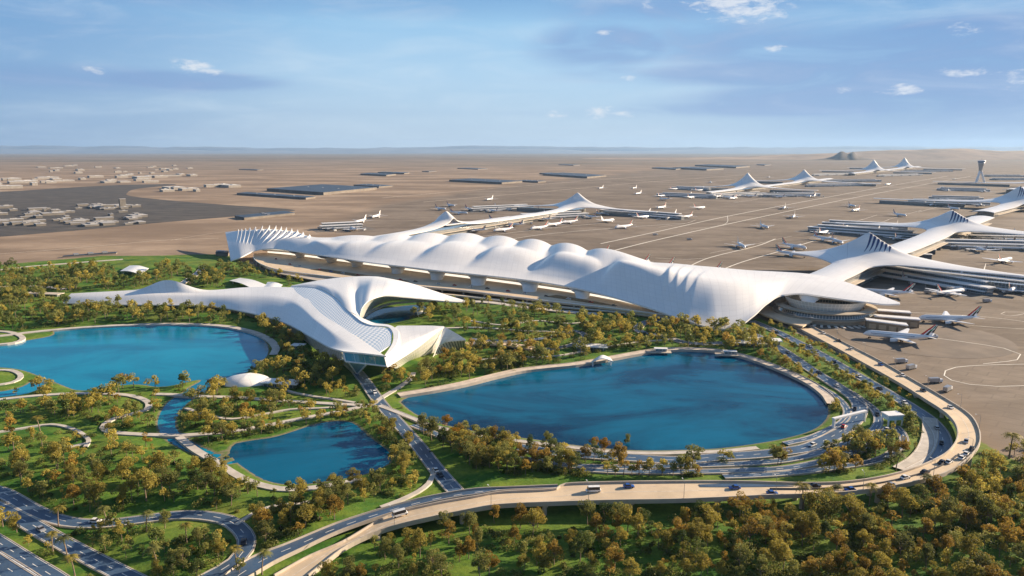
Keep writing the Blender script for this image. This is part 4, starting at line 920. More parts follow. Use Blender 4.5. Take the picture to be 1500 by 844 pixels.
# ------------------------------------------------------------------ concourses with peaked roofs
D1 = np.array((.67, .742)); D2 = np.array((.742, -.67))
def star(name, label, line, zb, w0, peaks, armL, slits=0, fw=9, nA=260, zend=None, root_flare=0):
    """line: ground pixels start..end of the spine; peaks: (pixel x,y of foot, extra height, left arm, right arm, pixels of arm tips or None)"""
    pts = [P(*p, zb) for p in line]; S, E = pts[0], pts[-1]
    ax = (E - S)[:2]; L = np.linalg.norm(ax); ax /= L; pr = np.array((ax[1], -ax[0]))
    c = (S + E) / 2; root = empty(name, (c[0], c[1], 0), label, 'concourse')
    pk = []
    for (px, py), zp, la, ra in peaks:
        q = P(px, py, zb); pk.append((float(np.dot(q[:2] - S[:2], ax)), zp, la, ra))
    if zend is None: zend = zb
    a = np.linspace(0, L, nA); nB = 49; bb = np.linspace(-1, 1, nB)
    wl = np.full(nA, float(w0)); wr = wl.copy()
    wl = wl + root_flare * np.clip(1 - a / 110, 0, 1)**1.5; wr = wr + root_flare * .6 * np.clip(1 - a / 110, 0, 1)**1.5
    for ap, zp, la, ra in pk:
        f = np.clip(1 - np.abs(a - ap) / 95, 0, 1)**2.6
        wl = np.maximum(wl, w0 + la * (f if la != 90 else np.clip(1 - np.abs(a - ap) / 80, 0, 1)**1.15)); wr = np.maximum(wr, w0 + ra * f)
    G = np.zeros((nA, nB, 3))
    for j, t in enumerate(bb):
        off = t * (wr if t > 0 else wl)
        xy = S[None, :2] + a[:, None] * ax + off[:, None] * pr
        z = np.full(nA, float(zb)) + (zend - zb) * (a / L)
        for ap, zp, la, ra in pk:
            r = np.sqrt((np.abs(a - ap) * 1.0)**2 + (off * .8)**2 + 9) - 3
            z = z + zp * np.exp(-(r / 34.0)**.85) + zp * .28 * np.exp(-((a - ap) / 9)**2) * np.exp(-(off / 45.)**2)
        z = z - 3.0 * np.abs(t)**2
        G[:, j, :2] = xy; G[:, j, 2] = z
    part(MB().solid(G, 1.4), 'roof', WHITE, root, True)
    for ap, zp, la, ra in pk:
        for sgn, ln in ((-1, la), (1, ra)):
            if ln < 100: continue
            t = np.linspace(.25, 1, 24); tot = ln * armL
            o_ = (w0 + tot * t) * sgn
            zz = zb - 3.2 + zp * np.exp(-(np.abs(o_) * .8 / 34.0)**.85) + zp * .28 * np.exp(-(o_ / 45.)**2)
            wv = fw * (1 - .25 * t)
            g = np.stack([np.stack([np.r_[(S[:2] + (ap + k * wv[i]) * ax + o_[i] * pr), zz[i] - (k * 1.0)**2 + .4] for i in range(24)]) for k in (-1, -.5, 0, .5, 1)], 1)
            if sgn < 0: g = g[:, ::-1]
            part(MB().solid(g, 1.2), 'arm_roof', WHITE, root, True)
            mid_ = S[:2] + ap * ax + pr * sgn * (w0 + tot * .62); ang = math.atan2(pr[1], pr[0])
            part(MB().box((mid_[0], mid_[1], 5), (tot * .66, fw * 1.1, 10), ang), 'arm_hall', HALLG, root)
        for k in range(slits):
            o_ = 3.5 + k * 5.2; ln = 27 * (1 - .11 * k)
            mb = MB(); q = np.linspace(0, 1, 12); rows = []
            for f in q:
                aa = ap - 2.5 - ln * f; oo = o_ - 1.0 * f + k * .6 * f
                hw = 1.5 * (1 - f) + .25
                rr = lambda of: math.sqrt((abs(aa - ap))**2 + (of * .8)**2 + 9) - 3
                hz = lambda of: zb + zp * math.exp(-(rr(of) / 34.0)**.85) + zp * .28 * math.exp(-((aa - ap) / 9)**2) * math.exp(-(of / 45.)**2) + .35
                rows.append([np.r_[S[:2] + aa * ax + (oo - hw) * pr, hz(oo - hw)], np.r_[S[:2] + aa * ax + (oo + hw) * pr, hz(oo + hw)]])
            part(mb.grid(np.array(rows)[::-1]), 'skylight_slit', SLIT, root)
    mb = MB(); m0 = (S + E) / 2; ang = math.atan2(ax[1], ax[0])
    mb.box((m0[0], m0[1], zb * .36), (L * .96, w0 * 1.5, zb * .72), ang); part(mb, 'concourse_hall', HALLG, root)
    mb = MB().box((m0[0], m0[1], zb * .38), (L * .94, w0 * 2.1, 1.2), ang); part(mb, 'apron_gallery', CONC, root)
    return root, S, ax, pr, L, pk
TIP = {}
KA = star('concourse', 'long low white concourse behind the domes, with two soft peaks', [(470, 358), (617, 331), (800, 311), (856, 302)], 18, 20, [((620, 329), 26, 0, 0), ((846, 303.5), 34, 130, 150)], 1.5, 0, 9)
KB = star('concourse', 'near right concourse with two pleated white peaks and long arms', [(1165, 420), (1300, 362), (1404, 327), (1440, 316)], 24, 24, [((1258, 379), 32, 90, 190), ((1385, 334), 30, 200, 260)], 1.0, 6, 10, root_flare=34)
KC = star('concourse', 'far white concourse with twin pointed peaks in mid apron', [(1035, 281), (1080, 274), (1168, 265), (1215, 261)], 18, 22, [((1081, 274), 52, 150, 190), ((1168, 265), 50, 200, 240)], 1.5, 0, 12)
KD = star('concourse', 'farthest tiny white concourse with twin peaks below the hills', [(1245, 253.5), (1272, 250), (1315, 245.5), (1345, 243.5)], 20, 30, [((1271, 250), 78, 240, 260), ((1315, 245.5), 82, 300, 300)], 1.6, 0, 18)
KE = star('concourse', 'right edge concourse with one pleated white peak', [(1440, 309), (1484, 297), (1580, 278)], 20, 26, [((1484, 297.5), 44, 330, 220)], 1.2, 5, 11)
KF = star('concourse', 'distant concourse at the right edge beyond the control tower', [(1480, 277), (1530, 269), (1600, 262)], 20, 30, [((1530, 269), 50, 420, 300)], 1.2, 0, 13)
# gate piers: long stacked galleries with boarding bridges
SHADEN = []; PIER_SHADE = M('painted_pier_shade', (.125, .108, .092), .8, .3, .03)  # dark sheets round the piers: their shade painted as ground colour
def pier(a, b, label, w_=13, h=9, n=None, tiers=2, one=0):
    A, B_ = P(*a), P(*b); d = (B_ - A)[:2]; L = np.linalg.norm(d); d /= L; pr = np.array((d[1], -d[0])); c = (A + B_) / 2; ang = math.atan2(d[1], d[0])
    if pr[1] > 0: pr = -pr
    bq = [A[:2] + pr * 48 - d * 20, B_[:2] + pr * 48 + d * 20, B_[:2] - pr * 40 + d * 20, A[:2] - pr * 40 - d * 20]; SHADEN.append(1)
    tag(MB().prism(bq, 0, .03 + .002 * len(SHADEN)).build('pier_shade_sheet', PIER_SHADE), 'painted shade sheet under the ' + label, 'painted shade', kind='structure')
    root = empty('gate_pier', (c[0], c[1], 0), label, 'gate pier', 'gate piers on the apron')
    part(MB().box((c[0], c[1], h * .45), (L, w_, h * .9), ang), 'hall', GLASS, root)
    part(MB().box((c[0], c[1], h + .3), (L + 3, w_ + 3, 1.5), ang), 'roof', WHITE2, root)
    part(MB().box((c[0] + pr[0] * (w_ * .5 + 1.4), c[1] + pr[1] * (w_ * .5 + 1.4), h * .48), (L * .98, 2.6, 1.3), ang), 'gallery', WHITE2, root)
    if tiers > 1:
        q = c[:2] - pr * (w_ * .55 + 7); part(MB().box((q[0], q[1], h * .75), (L * .86, 8, h * 1.5), ang), 'upper_hall', GLASS, root)
        part(MB().box((q[0], q[1], h * 1.5 + .5), (L * .88, 11, 1.2), ang), 'upper_roof', WHITE2, root)
        q = c[:2] + pr * (w_ * .5 + 12); part(MB().box((q[0], q[1], 5.0), (L * .8, 3.4, 2.8), ang), 'outer_bridge', WHITE2, root)
        k = MB()
        for t in np.linspace(-.38, .38, max(3, int(L / 45))): k.box((q[0] + d[0] * L * t, q[1] + d[1] * L * t, 1.8), (1.4, 1.4, 3.6), ang)
        part(k, 'support', METAL, root)
    n = n or max(2, int(L / 55))
    for i in range(n):
        t = (i + .5) / n - .5; s_ = 1 if (one or i % 2 == 0) else -1
        q = c[:2] + d * L * t + pr * s_ * (w_ * .5 + 13)
        jb = part(MB().box((q[0], q[1], 5), (3.2, 26, 3), ang), 'jet_bridge', WHITE2 if i % 3 else METAL, root)
        e = q + pr * s_ * 12; part(MB().box((e[0], e[1], 3.4), (5.5, 5, 6.8), ang), 'bridge_head', BROWN if i % 2 else METAL, root)
    if A[1] < 3600:
        short = label.replace('gate pier ', 'pier ').replace('white ', '').replace('dark ', '')
        npl = max(1, min(5, int(L / 62)))
        for i in range(npl):
            t = (i + .5) / npl - .5; s_ = 1 if (i % 2 == 0) else -1
            q = c[:2] + d * (L * t + 14) + pr * s_ * (w_ * .5 + 44); o = copy_tree(PROTO['striped' if i % 3 != 1 else 'plain'])
            hd_ = -pr * s_; o.location = (q[0], q[1], .2); o.rotation_euler = (0, 0, math.atan2(hd_[1], hd_[0])); o.scale = (.9,) * 3; tag(o, f'airliner docked {nth(i)} along the {short}', 'airliner', 'airliners docked at the piers')
        for i in range(6):
            t = (i + .3) / 6 - .5; q = c[:2] + d * L * t + pr * (w_ * .5 + 22 + 16 * (i % 3)) * (1 if i % 2 else -1); SVC.append((q, ang + i * .8, f'service truck {nth(i)} along the {short}'))
    return root
SVC = []
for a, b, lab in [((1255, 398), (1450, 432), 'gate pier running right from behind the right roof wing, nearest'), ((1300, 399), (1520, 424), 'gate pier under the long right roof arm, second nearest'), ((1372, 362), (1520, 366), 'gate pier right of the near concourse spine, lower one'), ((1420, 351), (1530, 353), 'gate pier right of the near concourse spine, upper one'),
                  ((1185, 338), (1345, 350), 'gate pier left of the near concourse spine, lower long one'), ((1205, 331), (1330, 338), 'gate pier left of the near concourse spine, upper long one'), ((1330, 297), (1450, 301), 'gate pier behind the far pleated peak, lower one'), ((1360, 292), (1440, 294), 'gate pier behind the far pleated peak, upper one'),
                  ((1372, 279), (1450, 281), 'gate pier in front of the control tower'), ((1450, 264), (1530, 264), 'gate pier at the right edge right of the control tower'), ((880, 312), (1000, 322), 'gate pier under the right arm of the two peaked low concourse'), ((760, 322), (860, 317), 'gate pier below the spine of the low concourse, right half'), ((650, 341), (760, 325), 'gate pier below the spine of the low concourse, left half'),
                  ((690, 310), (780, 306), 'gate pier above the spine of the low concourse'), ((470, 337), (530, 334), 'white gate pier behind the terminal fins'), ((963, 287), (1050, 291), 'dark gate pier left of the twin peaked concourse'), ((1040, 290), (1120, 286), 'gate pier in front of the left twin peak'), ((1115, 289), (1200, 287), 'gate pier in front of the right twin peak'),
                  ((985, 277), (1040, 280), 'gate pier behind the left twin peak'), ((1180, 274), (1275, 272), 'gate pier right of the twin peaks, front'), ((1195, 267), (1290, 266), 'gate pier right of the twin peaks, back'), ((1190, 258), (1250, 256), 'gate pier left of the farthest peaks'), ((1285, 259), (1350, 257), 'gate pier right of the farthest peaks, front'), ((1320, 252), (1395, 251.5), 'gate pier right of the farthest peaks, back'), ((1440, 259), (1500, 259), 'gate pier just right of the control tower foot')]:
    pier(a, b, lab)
# tan gate buildings beside the near airliners
for i, (c_, l, r_, lab) in enumerate([((1300, 478), (1331, 491), (1302, 470), 'tan gate building nearest the viaduct, beside the first airliner'), ((1282, 473), (1346, 484), (1284, 466), 'tan gate building between the two others, at the second airliner nose'), ((1286, 466), (1333, 471), (1290, 458), 'tan gate building tucked behind the other two, under the roof wing')]):
    a, b, d = P(*c_), P(*l), P(*r_)
    a, b = [(P(1269, 481.5), P(1328, 489.5)), (P(1281, 475.5), P(1346, 481)), (P(1286, 467), P(1333, 470.5))][i]; d = a + np.array((3., 9.5, 0))
    c = (b + d) / 2; root = empty('gate_building', (c[0], c[1], 0), lab, 'gate building', 'tan gate buildings')
    poly = [a, b, b + d - a, d]
    part(MB().prism(poly, 0, 8.2), 'wall', BROWN, root)
    ex = [c + (p - c) * 1.04 for p in poly]; part(MB().prism(ex, 8.2, 9.3), 'roof', WHITE2, root)
    for t in (.15, .4, .65, .88):
        q = a + (b - a) * t; part(MB().box((q[0] + .0, q[1], 3.4), (6.5, 1.2, 4.6), math.atan2((b - a)[1], (b - a)[0])), 'shutter', M('shutter_tan', (.40, .31, .21), .6), root)
# dark gate blocks stepped along the spine of the near concourse
for i, (px, py) in enumerate(((1330, 379), (1337, 371.5), (1346, 365.5), (1353, 360), (1360, 355.5))):
    A = P(px, py); root = empty('boarding_block', (A[0], A[1], 0), f'dark fronted boarding block, {nth(i)} from the near end of its stepped row', 'boarding block', 'boarding blocks beside the spine')
    ang = math.atan2(D2[1], D2[0]) + .62
    part(MB().box((A[0] + 12, A[1], 4), (48, 9, 8), ang - .3), 'wall', DARKROOF, root); part(MB().box((A[0] + 12, A[1], 8.6), (50, 11, 1.1), ang - .3), 'roof', WHITE2, root)
# ------------------------------------------------------------------ control tower
b = P(1434, 268); s = 1.0
root = empty('control_tower', (b[0], b[1], 0), 'slender white hourglass control tower standing on splayed legs', 'control tower')
w_ = 26.0; Ht = 128.0
for dx, dy in ((-1, -.5), (1, -.35), (.15, 1)):
    p0 = b + np.array((dx * w_, dy * w_, 0)); p1 = b + np.array((dx * 3, dy * 3, Ht * .52)); p2 = b + np.array((-dx * 5.5, -dy * 5.5, Ht * .86))
    part(MB().tube([p0, p1], [6.5, 6.0], 10), 'leg', WHITE2, root)
t = np.linspace(0, 1, 9); part(MB().tube([b + (0, 0, Ht * (.48 + .42 * q)) for q in t], [7.5 + 9.5 * q**1.4 for q in t], 20), 'shaft', METAL, root, True)
part(MB().tube([b + (0, 0, Ht * .90), b + (0, 0, Ht * .955)], [17, 19], 24), 'cab_glass', SLIT, root); part(MB().tube([b + (0, 0, Ht * .955), b + (0, 0, Ht * .985)], [21, 18], 24), 'cab_roof', WHITE2, root)
part(MB().tube([b + (0, 0, Ht * .985), b + (0, 0, Ht * 1.07)], .9, 6), 'mast', METAL, root)
# ------------------------------------------------------------------ warehouses and town
WHW = M('warehouse_wall', (.17, .145, .12), .8, .2, .03)
def block(c_, l, r_, h, label, cat='warehouse', roof=DARKROOF, wl=WHW, group='warehouses on the desert', name='warehouse'):
    a, b, d = P(*c_), P(*l), P(*r_); c = (b + d) / 2; root = empty(name, (c[0], c[1], 0), label, cat, group)
    poly = [a, b, b + d - a, d]
    h = h * .72; part(MB().prism(poly, -1, h), 'wall', wl, root); part(MB().prism([c + (p - c) * 1.004 for p in poly], h, h + 1.2), 'roof', roof, root)
    k = MB(); 
    for t in (.2, .5, .8):
        q = c + (poly[1] - poly[0]) * (t - .5) * .9; k.box((q[0], q[1], h + 2.2), (8, 8, 2.2), .7)
    part(k, 'roof_plant', METAL, root)
WH = [((474, 286), (391, 280), (552, 278), 15, 'largest dark roofed warehouse left of the aprons'), ((448, 292.5), (347, 285.5), (462, 290.5), 9, 'long low warehouse in front of the largest one'), ((358, 322.5), (344, 319.5), (432, 315), 8, 'thin low shed lying nearest the terminal fins'), ((566, 258.5), (528, 256.5), (580, 257), 14, 'small dark warehouse beyond the largest one, left'),
      ((592, 255.5), (553, 254), (600, 254.5), 12, 'small dark warehouse beyond the largest one, right'), ((735, 270), (658, 266), (765, 267.5), 13, 'long dark warehouse in the centre distance'), ((788, 268), (758, 266.5), (800, 267), 10, 'short shed right of the long central warehouse'), ((860, 261.5), (795, 257), (888, 259), 15, 'dark warehouse in the centre right distance'),
      ((820, 257), (790, 255.5), (835, 256), 12, 'pale shed left of the centre right warehouse'), ((1035, 250), (985, 247.5), (1060, 248.5), 18, 'far dark warehouse nearest the twin peaks, front'), ((1078, 246.5), (1018, 243.5), (1098, 245), 18, 'far dark warehouse nearest the twin peaks, back'), ((1120, 243), (1108, 242.2), (1130, 242.4), 14, 'tiny far warehouse right of the dark pair'),
      ((990, 249), (955, 247), (1000, 248), 12, 'far low warehouse left of the dark pair'), ((555, 275.5), (518, 273), (575, 274), 10, 'low dark shed right of the largest warehouse'), ((700, 249), (670, 247.6), (715, 248.3), 10, 'tiny warehouse above the long central one'), ((628, 252.5), (618, 252), (640, 251.8), 9, 'tiny warehouse left of the centre far away'), ((840, 243), (818, 242), (850, 242.4), 10, 'tiny dark warehouse close to the horizon'), ((377, 250), (350, 249), (386, 249.5), 9, 'tiny warehouse far left under the horizon')]
for c_, l, r_, h, lab in WH: block(c_, l, r_, h, lab)
block((334, 376), (316, 375), (336, 373.5), 7, 'small dark shed at the left foot of the finned terminal end')
block((170, 372.5), (92, 378), (172, 371.5), 3, 'long thin low block standing in for road shade at the far left')  # low dark block added in place of a strip of road shading
rt = random.Random(5)
GREYR, GREYW2 = M('grey_roof', (.36, .35, .34), .7, .2, .02), M('dim_wall', (.20, .18, .155), .8, .2, .03)
def town(name, regions, wl, rf, hr, sz, group, desc):
    pl = []
    for x0, x1, y0, y1, n in regions:
        for i in range(n):
            pl.append((rt.uniform(x0, x1), y0 + (y1 - y0) * rt.random()))
    pl.sort()
    for i, (x, y) in enumerate(pl):
        c = P(x, y); l = rt.uniform(*sz); d = l * rt.uniform(.35, .8); h = rt.uniform(*hr); rz = .74 + rt.choice((0, math.pi / 2))
        root = empty(name, (c[0], c[1], 0), desc.format(nth(i)), 'depot', group)
        part(MB().box((c[0], c[1], h / 2 - .5), (l, d, h + 1), rz), 'wall', wl, root)
        rb = MB().box((c[0], c[1], h + .5), (l + 1.5, d + 1.5, 1.0), rz)
        if rt.random() < .6: rb.box((c[0] + l * .12, c[1], h + 1.8), (l * .3, d * .3, 2.4), rz)
        part(rb, 'roof', rf, root)
town('depot_building', [(-30, 205, 303, 331, 74), (120, 200, 297, 306, 8)], GREYW2, GREYR, (3.5, 7), (14, 56), 'depot buildings on the dark plot', 'flat roofed depot on the dark plot, {} from the left there')
town('depot_building', [(-20, 95, 262, 277, 26), (60, 300, 243, 262, 30), (100, 240, 260, 268, 10), (240, 300, 276, 281, 6), (310, 345, 273, 276, 3)], M('pale_wall', (.34, .31, .27), .8), M('pale_roof', (.55, .54, .52), .7), (7, 14), (30, 120), 'far pale depot buildings on the sand', 'pale depot on the far sand, {} from the left there')
c = P(180, 305); root = empty('depot_tower', (c[0], c[1], 0), 'grey block tower among the depots on the dark plot', 'tower')
part(MB().box((c[0], c[1], 14), (17, 14, 30), .74), 'wall', GREYW2, root); part(MB().box((c[0], c[1], 29.6), (18, 15, 1.4), .74), 'roof', GREYR, root)
# ------------------------------------------------------------------ painted lines and runways on the apron
def aline(px, wd, label, z=.12, mat=LINEW):
    l = smooth_line([P(x, y, z) for x, y in px], 12); tag(strip(l, -wd / 2, wd / 2, MB()).build('taxi_line', mat), label, 'taxi line', kind='structure')
LW = M('taxi_paint', (.78, .74, .66), .7, .12, .05)
AL = [([(1520, 533), (1440, 535), (1400, 538), (1385, 543), (1383, 550), (1394, 557), (1420, 563), (1460, 566), (1520, 564)], .9), ([(1362, 494), (1420, 502), (1470, 510), (1495, 519), (1490, 527), (1440, 533)], .9), ([(1336, 458), (1400, 461), (1470, 467), (1520, 474)], .9), ([(1520, 455), (1480, 463), (1466, 460), (1472, 457), (1520, 458)], .8), ([(1400, 475), (1450, 479), (1520, 483)], .8),
      ([(880, 372), (960, 352), (1100, 321), (1240, 292), (1340, 273), (1440, 255)], 3.4), ([(880, 357), (960, 340), (1060, 318), (1180, 295), (1300, 273), (1400, 256)], 3.4), ([(1000, 395), (1038, 378), (1110, 360), (1136, 350)], 2.4), ([(1055, 396), (1090, 383), (1150, 366), (1195, 352)], 2.4), ([(960, 378), (1000, 380), (1038, 378)], 1.2), ([(1040, 371), (1100, 359), (1160, 346)], .9), ([(1012, 336), (1060, 329), (1066, 316)], 1.2), ([(965, 333), (1005, 327), (1020, 322)], 1.2),
      ([(720, 355), (800, 343), (930, 332), (1004, 327)], 2.2), ([(700, 347), (800, 335), (880, 327)], 2), ([(1075, 297), (1120, 290)], 1.5), ([(1300, 322), (1350, 308)], 1.2), ([(1345, 311), (1385, 300)], 1.2), ([(1236, 330), (1285, 315)], 1.2), ([(1275, 331), (1302, 322)], 1.2), ([(0, 372), (80, 366), (170, 358), (240, 352), (320, 349)], 3), ([(250, 352), (310, 342), (330, 340)], 2),
      ([(580, 242), (700, 240), (900, 236)], 14), ([(300, 260), (420, 262), (560, 262), (700, 258)], 6), ([(560, 290), (700, 278), (900, 262), (1100, 250)], 7), ([(620, 296), (760, 284), (960, 266), (1150, 252)], 6), ([(900, 262), (1000, 268), (1080, 262)], 5)]
AD = ['looped taxi line at the lower right edge of the apron', 'curved taxi line behind the nearest airliner', 'taxi line running right from the tan gate buildings', 'hairpin taxi line at the right edge', 'short taxi line right of the second airliner', 'lower of the long double taxi lines across the apron', 'upper of the long double taxi lines across the apron', 'stand line at the lone airliner with long shadow', 'stand line left of the near pleated peak', 'bent stand line behind the smooth roof end', 'thin stand line above the lone airliner', 'hooked line right of the concourse arm', 'short line at the tip of the concourse arm', 'taxi line behind the roof domes, nearer', 'taxi line behind the roof domes, farther', 'short line before the twin peaks', 'short stand line by the far pleated peak, left', 'short stand line by the far pleated peak, right', 'short stand line above the near arm, left', 'short stand line above the near arm, right', 'pale track across the left sand', 'pale track leading to the terminal fins', 'pale runway strip near the horizon', 'pale track past the far warehouses', 'pale taxiway beyond the low concourse, nearer', 'pale taxiway beyond the low concourse, farther', 'pale link between the far taxiways']
for i, ((px, wd), lab) in enumerate(zip(AL, AD)): aline(px, wd, lab, .14 + i * .02, LW if i < 20 else M('pale_track', (.64, .54, .43), .8, .1, .01))
# dark round stand under the near airliners
c = P(1352, 494); an = np.linspace(0, 2 * np.pi, 65)[:-1]
pl_ = [(c[0] + 78 * math.cos(a), c[1] + 74 * math.sin(a)) for a in an]
tag(MB().prism(pl_, 0, .11).build('stand_pad', M('stand_asphalt', (.145, .112, .085), .8, .25, .03)), 'dark round aircraft stand below the two near airliners', 'stand', kind='structure')
# ------------------------------------------------------------------ hills and mountains
def rangemesh(name, label, X0, X1, Y0, depth, hfun, mat, n=240, kind='structure'):
    xs = np.linspace(X0, X1, n); ys = np.linspace(0, 1, 14); G = np.zeros((n, 14, 3))
    for j, t in enumerate(ys):
        G[:, j, 0] = xs; G[:, j, 1] = Y0 + depth * t
        G[:, j, 2] = hfun(xs, Y0 + depth * t) * math.sin(math.pi * t)**.8 - 2
    tag(MB().grid(G).build(name, mat, smooth=True), label, 'hills', kind=kind)
HILL = M('hill_earth', (.25, .175, .115), .95, .35, .0012)
HILLD = M('dark_hill_scrub', (.085, .062, .040), .95, .4, .003)
def hh(x, y):
    e = np.clip((x - 5200) / 2500, 0, 1) * .75 + .25 * np.clip((x - 1000) / 3000, 0, 1)
    pxx = CX + FPX * x / y
    bump = np.exp(-((pxx - 1385) / 70)**2) * 50 + np.exp(-((pxx - 1290) / 40)**2) * 25
    return e * (112 + 70 * vnoise(x, y, 900, 8) + 34 * vnoise(x, y, 300, 9)) + bump * 1.1 * e
rangemesh('hills', 'low brown desert hills on the right horizon', -1000, 16500, 14500, 3500, hh, HILL, 500)
def hd(x, y):
    pxx = CX + FPX * x / y
    return 70 * np.exp(-((pxx - 1224) / 8)**2) + 74 * np.exp(-((pxx - 1241) / 5)**2) + 88 * np.exp(-((pxx - 1232) / 30)**2) + 22 * vnoise(x, y, 160, 4) * np.exp(-((pxx - 1230) / 40)**2)
rangemesh('hills', 'dark twin topped hill rising at the right horizon', 5900, 7600, 14000, 900, hd, HILLD, 160)
def mk(seed, base, amp):
    def f(x, y): return base + amp * (vnoise(x, y * 0, 9000, seed) * .55 + vnoise(x, y * 0, 3000, seed + 1) * .3 + vnoise(x, y * 0 + 7, 900, seed + 2) * .15)
    return f
MNT = M('haze_tinted_rock', (.17, .20, .25), .95, .15, .0004)  # blue of distant haze mixed into the rock colour
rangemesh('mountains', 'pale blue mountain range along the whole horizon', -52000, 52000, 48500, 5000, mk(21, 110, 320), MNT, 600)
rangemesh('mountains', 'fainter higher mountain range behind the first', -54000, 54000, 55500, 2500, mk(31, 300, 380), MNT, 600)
# ------------------------------------------------------------------ haze: one closed box of even air
hz = MB().box((0, 27000, 395), (124000, 66000, 1190)).build('haze', [])
m = bpy.data.materials.new('haze_air'); m.use_nodes = True; nt4 = m.node_tree; nt4.nodes.remove(nt4.nodes['Principled BSDF'])
pv = N(nt4, 'ShaderNodeVolumePrincipled'); pv.inputs['Color'].default_value = (.42, .66, 1.0, 1); pv.inputs['Density'].default_value = 1.5e-5; pv.inputs['Anisotropy'].default_value = .2
nt4.links.new(pv.outputs[0], nt4.nodes['Material Output'].inputs['Volume']); hz.data.materials.append(m)
tag(hz, 'thin blue air haze over the far desert and mountains', 'haze', kind='stuff')
# ------------------------------------------------------------------ cars
def make_car(name, label, mat, Lc=4.6, Wc=1.9, hb=.95, hc=1.55, van=False):
    r = empty(name, (0, 0, 0), label, 'car' if not van else 'van')
    x0, x1 = -Lc / 2, Lc / 2; y = Wc / 2
    prof = [(x0, .35), (x1, .35), (x1, .65), (x1 - .35, .80), (x0 + 2.9 * Lc / 4.6, hb), (x0 + .25, hb), (x0, .8)]
    mb = MB(); n = len(prof); vs = [(a, -y, z) for a, z in prof] + [(a, y, z) for a, z in prof]
    mb.add(vs, [tuple(range(n)), tuple(range(2 * n - 1, n - 1, -1))] + [(i, n + i, n + (i + 1) % n, (i + 1) % n) for i in range(n)]); mb.build('body', mat, r)
    a0, a1, a2, a3 = (x0 + .3, x0 + .45, x1 - .9, x1 - .55) if van else (x0 + .45, x0 + 1.1, x0 + 2.6, x0 + 3.3); yy = y * .82; k = 2.3 if van else hc
    vs = [(a0, -y * .93, hb), (a3, -y * .93, hb), (a2, -yy, k), (a1, -yy, k), (a0, y * .93, hb), (a3, y * .93, hb), (a2, yy, k), (a1, yy, k)]
    MB().add(vs, [(0, 1, 2, 3), (7, 6, 5, 4), (1, 5, 6, 2), (4, 0, 3, 7)]).build('windows', BLK, r)
    MB().box(((a1 + a2) / 2, 0, k + .03), (a2 - a1, yy * 2, .07)).build('roof', mat, r)
    for sx_ in (x0 + .85, x1 - .85):
        for s in (-1, 1): MB().tube([(sx_, s * (y - .22), .34), (sx_, s * (y + .02), .34)], .34, 10).build('wheel', TYRE, r)
    return r
CP_ = {'white': M('car_white', (.75, .75, .74), .25), 'blue': M('car_blue', (.02, .08, .32), .25), 'dark': M('car_dark', (.03, .03, .035), .25), 'silver': M('car_silver', (.45, .46, .48), .3, .05, .3, .5), 'red': M('car_red', (.45, .03, .02), .25)}
CPROTO = {k: make_car('parked_car' if 0 else 'car', 'x', v) for k, v in CP_.items()}; CU = set()
VPROTO = make_car('van', 'x', CP_['white'], 6.2, 2.1, 1.1, 2.3, True); VU = []
VSURF = (VIL + VOL) / 2
def surfz(x, y, kind):
    if kind != 'v': return .80
    return None
def car(px, py, col, label, line, group, van=False, flip=False):
    """set on the surface it stands on, heading along that road"""
    z = .85
    for _ in range(4):
        p = P(px, py, z); i = int(np.argmin(np.linalg.norm(line[:, :2] - p[:2], axis=1))); z = line[i][2] + .04
    i = min(max(i, 1), len(line) - 2); t = line[i + 1] - line[i - 1]; an = math.atan2(t[1], t[0]) + (math.pi if flip else 0)
    if van: o = VPROTO if not VU else copy_tree(VPROTO); VU.append(1)
    else: o = CPROTO[col] if col not in CU else copy_tree(CPROTO[col]); CU.add(col)
    sc = 1.25
    o.location = (p[0], p[1], z); o.rotation_euler = (0, -math.atan2(t[2], np.linalg.norm(t[:2])) * (1 if not flip else -1), an); o.scale = (sc, sc, sc)
    tag(o, label, 'van' if van else 'car', group)
VL = (VIL + VOL) / 2
VC = [(586, 755, 'white', 1), (869, 720, 'blue', 1), (921, 714, 'blue', 0), (1076, 716, 'blue', 0), (1131, 724, 'blue', 0), (1194, 713, 'dark', 0), (1245, 719, 'blue', 0), (1306, 712, 'silver', 0), (1326, 701, 'white', 0), (1355, 693, 'dark', 0), (1379, 679, 'dark', 0), (1390, 678, 'white', 0), (1409, 672, 'white', 0), (1415, 666, 'white', 0), (1423, 659, 'dark', 0), (1415, 648, 'silver', 0), (1392, 598, 'white', 0), (1352, 573, 'dark', 0), (1322, 551, 'white', 0), (1290, 535, 'blue', 0), (1246, 512, 'white', 0), (1228, 500, 'dark', 0), (1206, 489, 'white', 0), (1184, 480, 'dark', 0)]
for i, (x, y, c_, v) in enumerate(sorted(VC)):
    nm = 'white van' if v and c_ == 'white' else ('white delivery van' if v else c_ + ' car'); 
    if v: c_ = 'white'
    car(x, y, c_, f'{nm} driving on the viaduct, {nth(i)} vehicle from its left end' if y > 690 else f'{nm} on the rising bend of the viaduct, {nth(i)} vehicle from the left end', VL, 'vehicles on the viaduct', bool(v), i % 2 == 1)
rl = {k: ROADLINES[k][0].copy() for k in range(len(ROADLINES))}
for k in rl: rl[k][:, 2] += k * .012
def along(k, specs, place):
    for i, (x, y, c_) in enumerate(specs): car(x, y, c_, f'{c_} car {place}, {nth(i)} one counted from the top', rl[k], 'cars on the park roads', flip=i % 2 == 1)
along(0, [(549, 576, 'white'), (578, 616, 'silver'), (601, 636, 'dark'), (638, 690, 'white'), (645, 697, 'dark')], 'on the straight road between the lakes')
along(6, [(1122, 500, 'white'), (1154, 517, 'silver'), (1200, 547, 'dark'), (1226, 566, 'white'), (1252, 600, 'dark'), (1236, 626, 'red'), (1190, 653, 'white'), (1140, 662, 'dark')], 'on the wide road round the lake end')
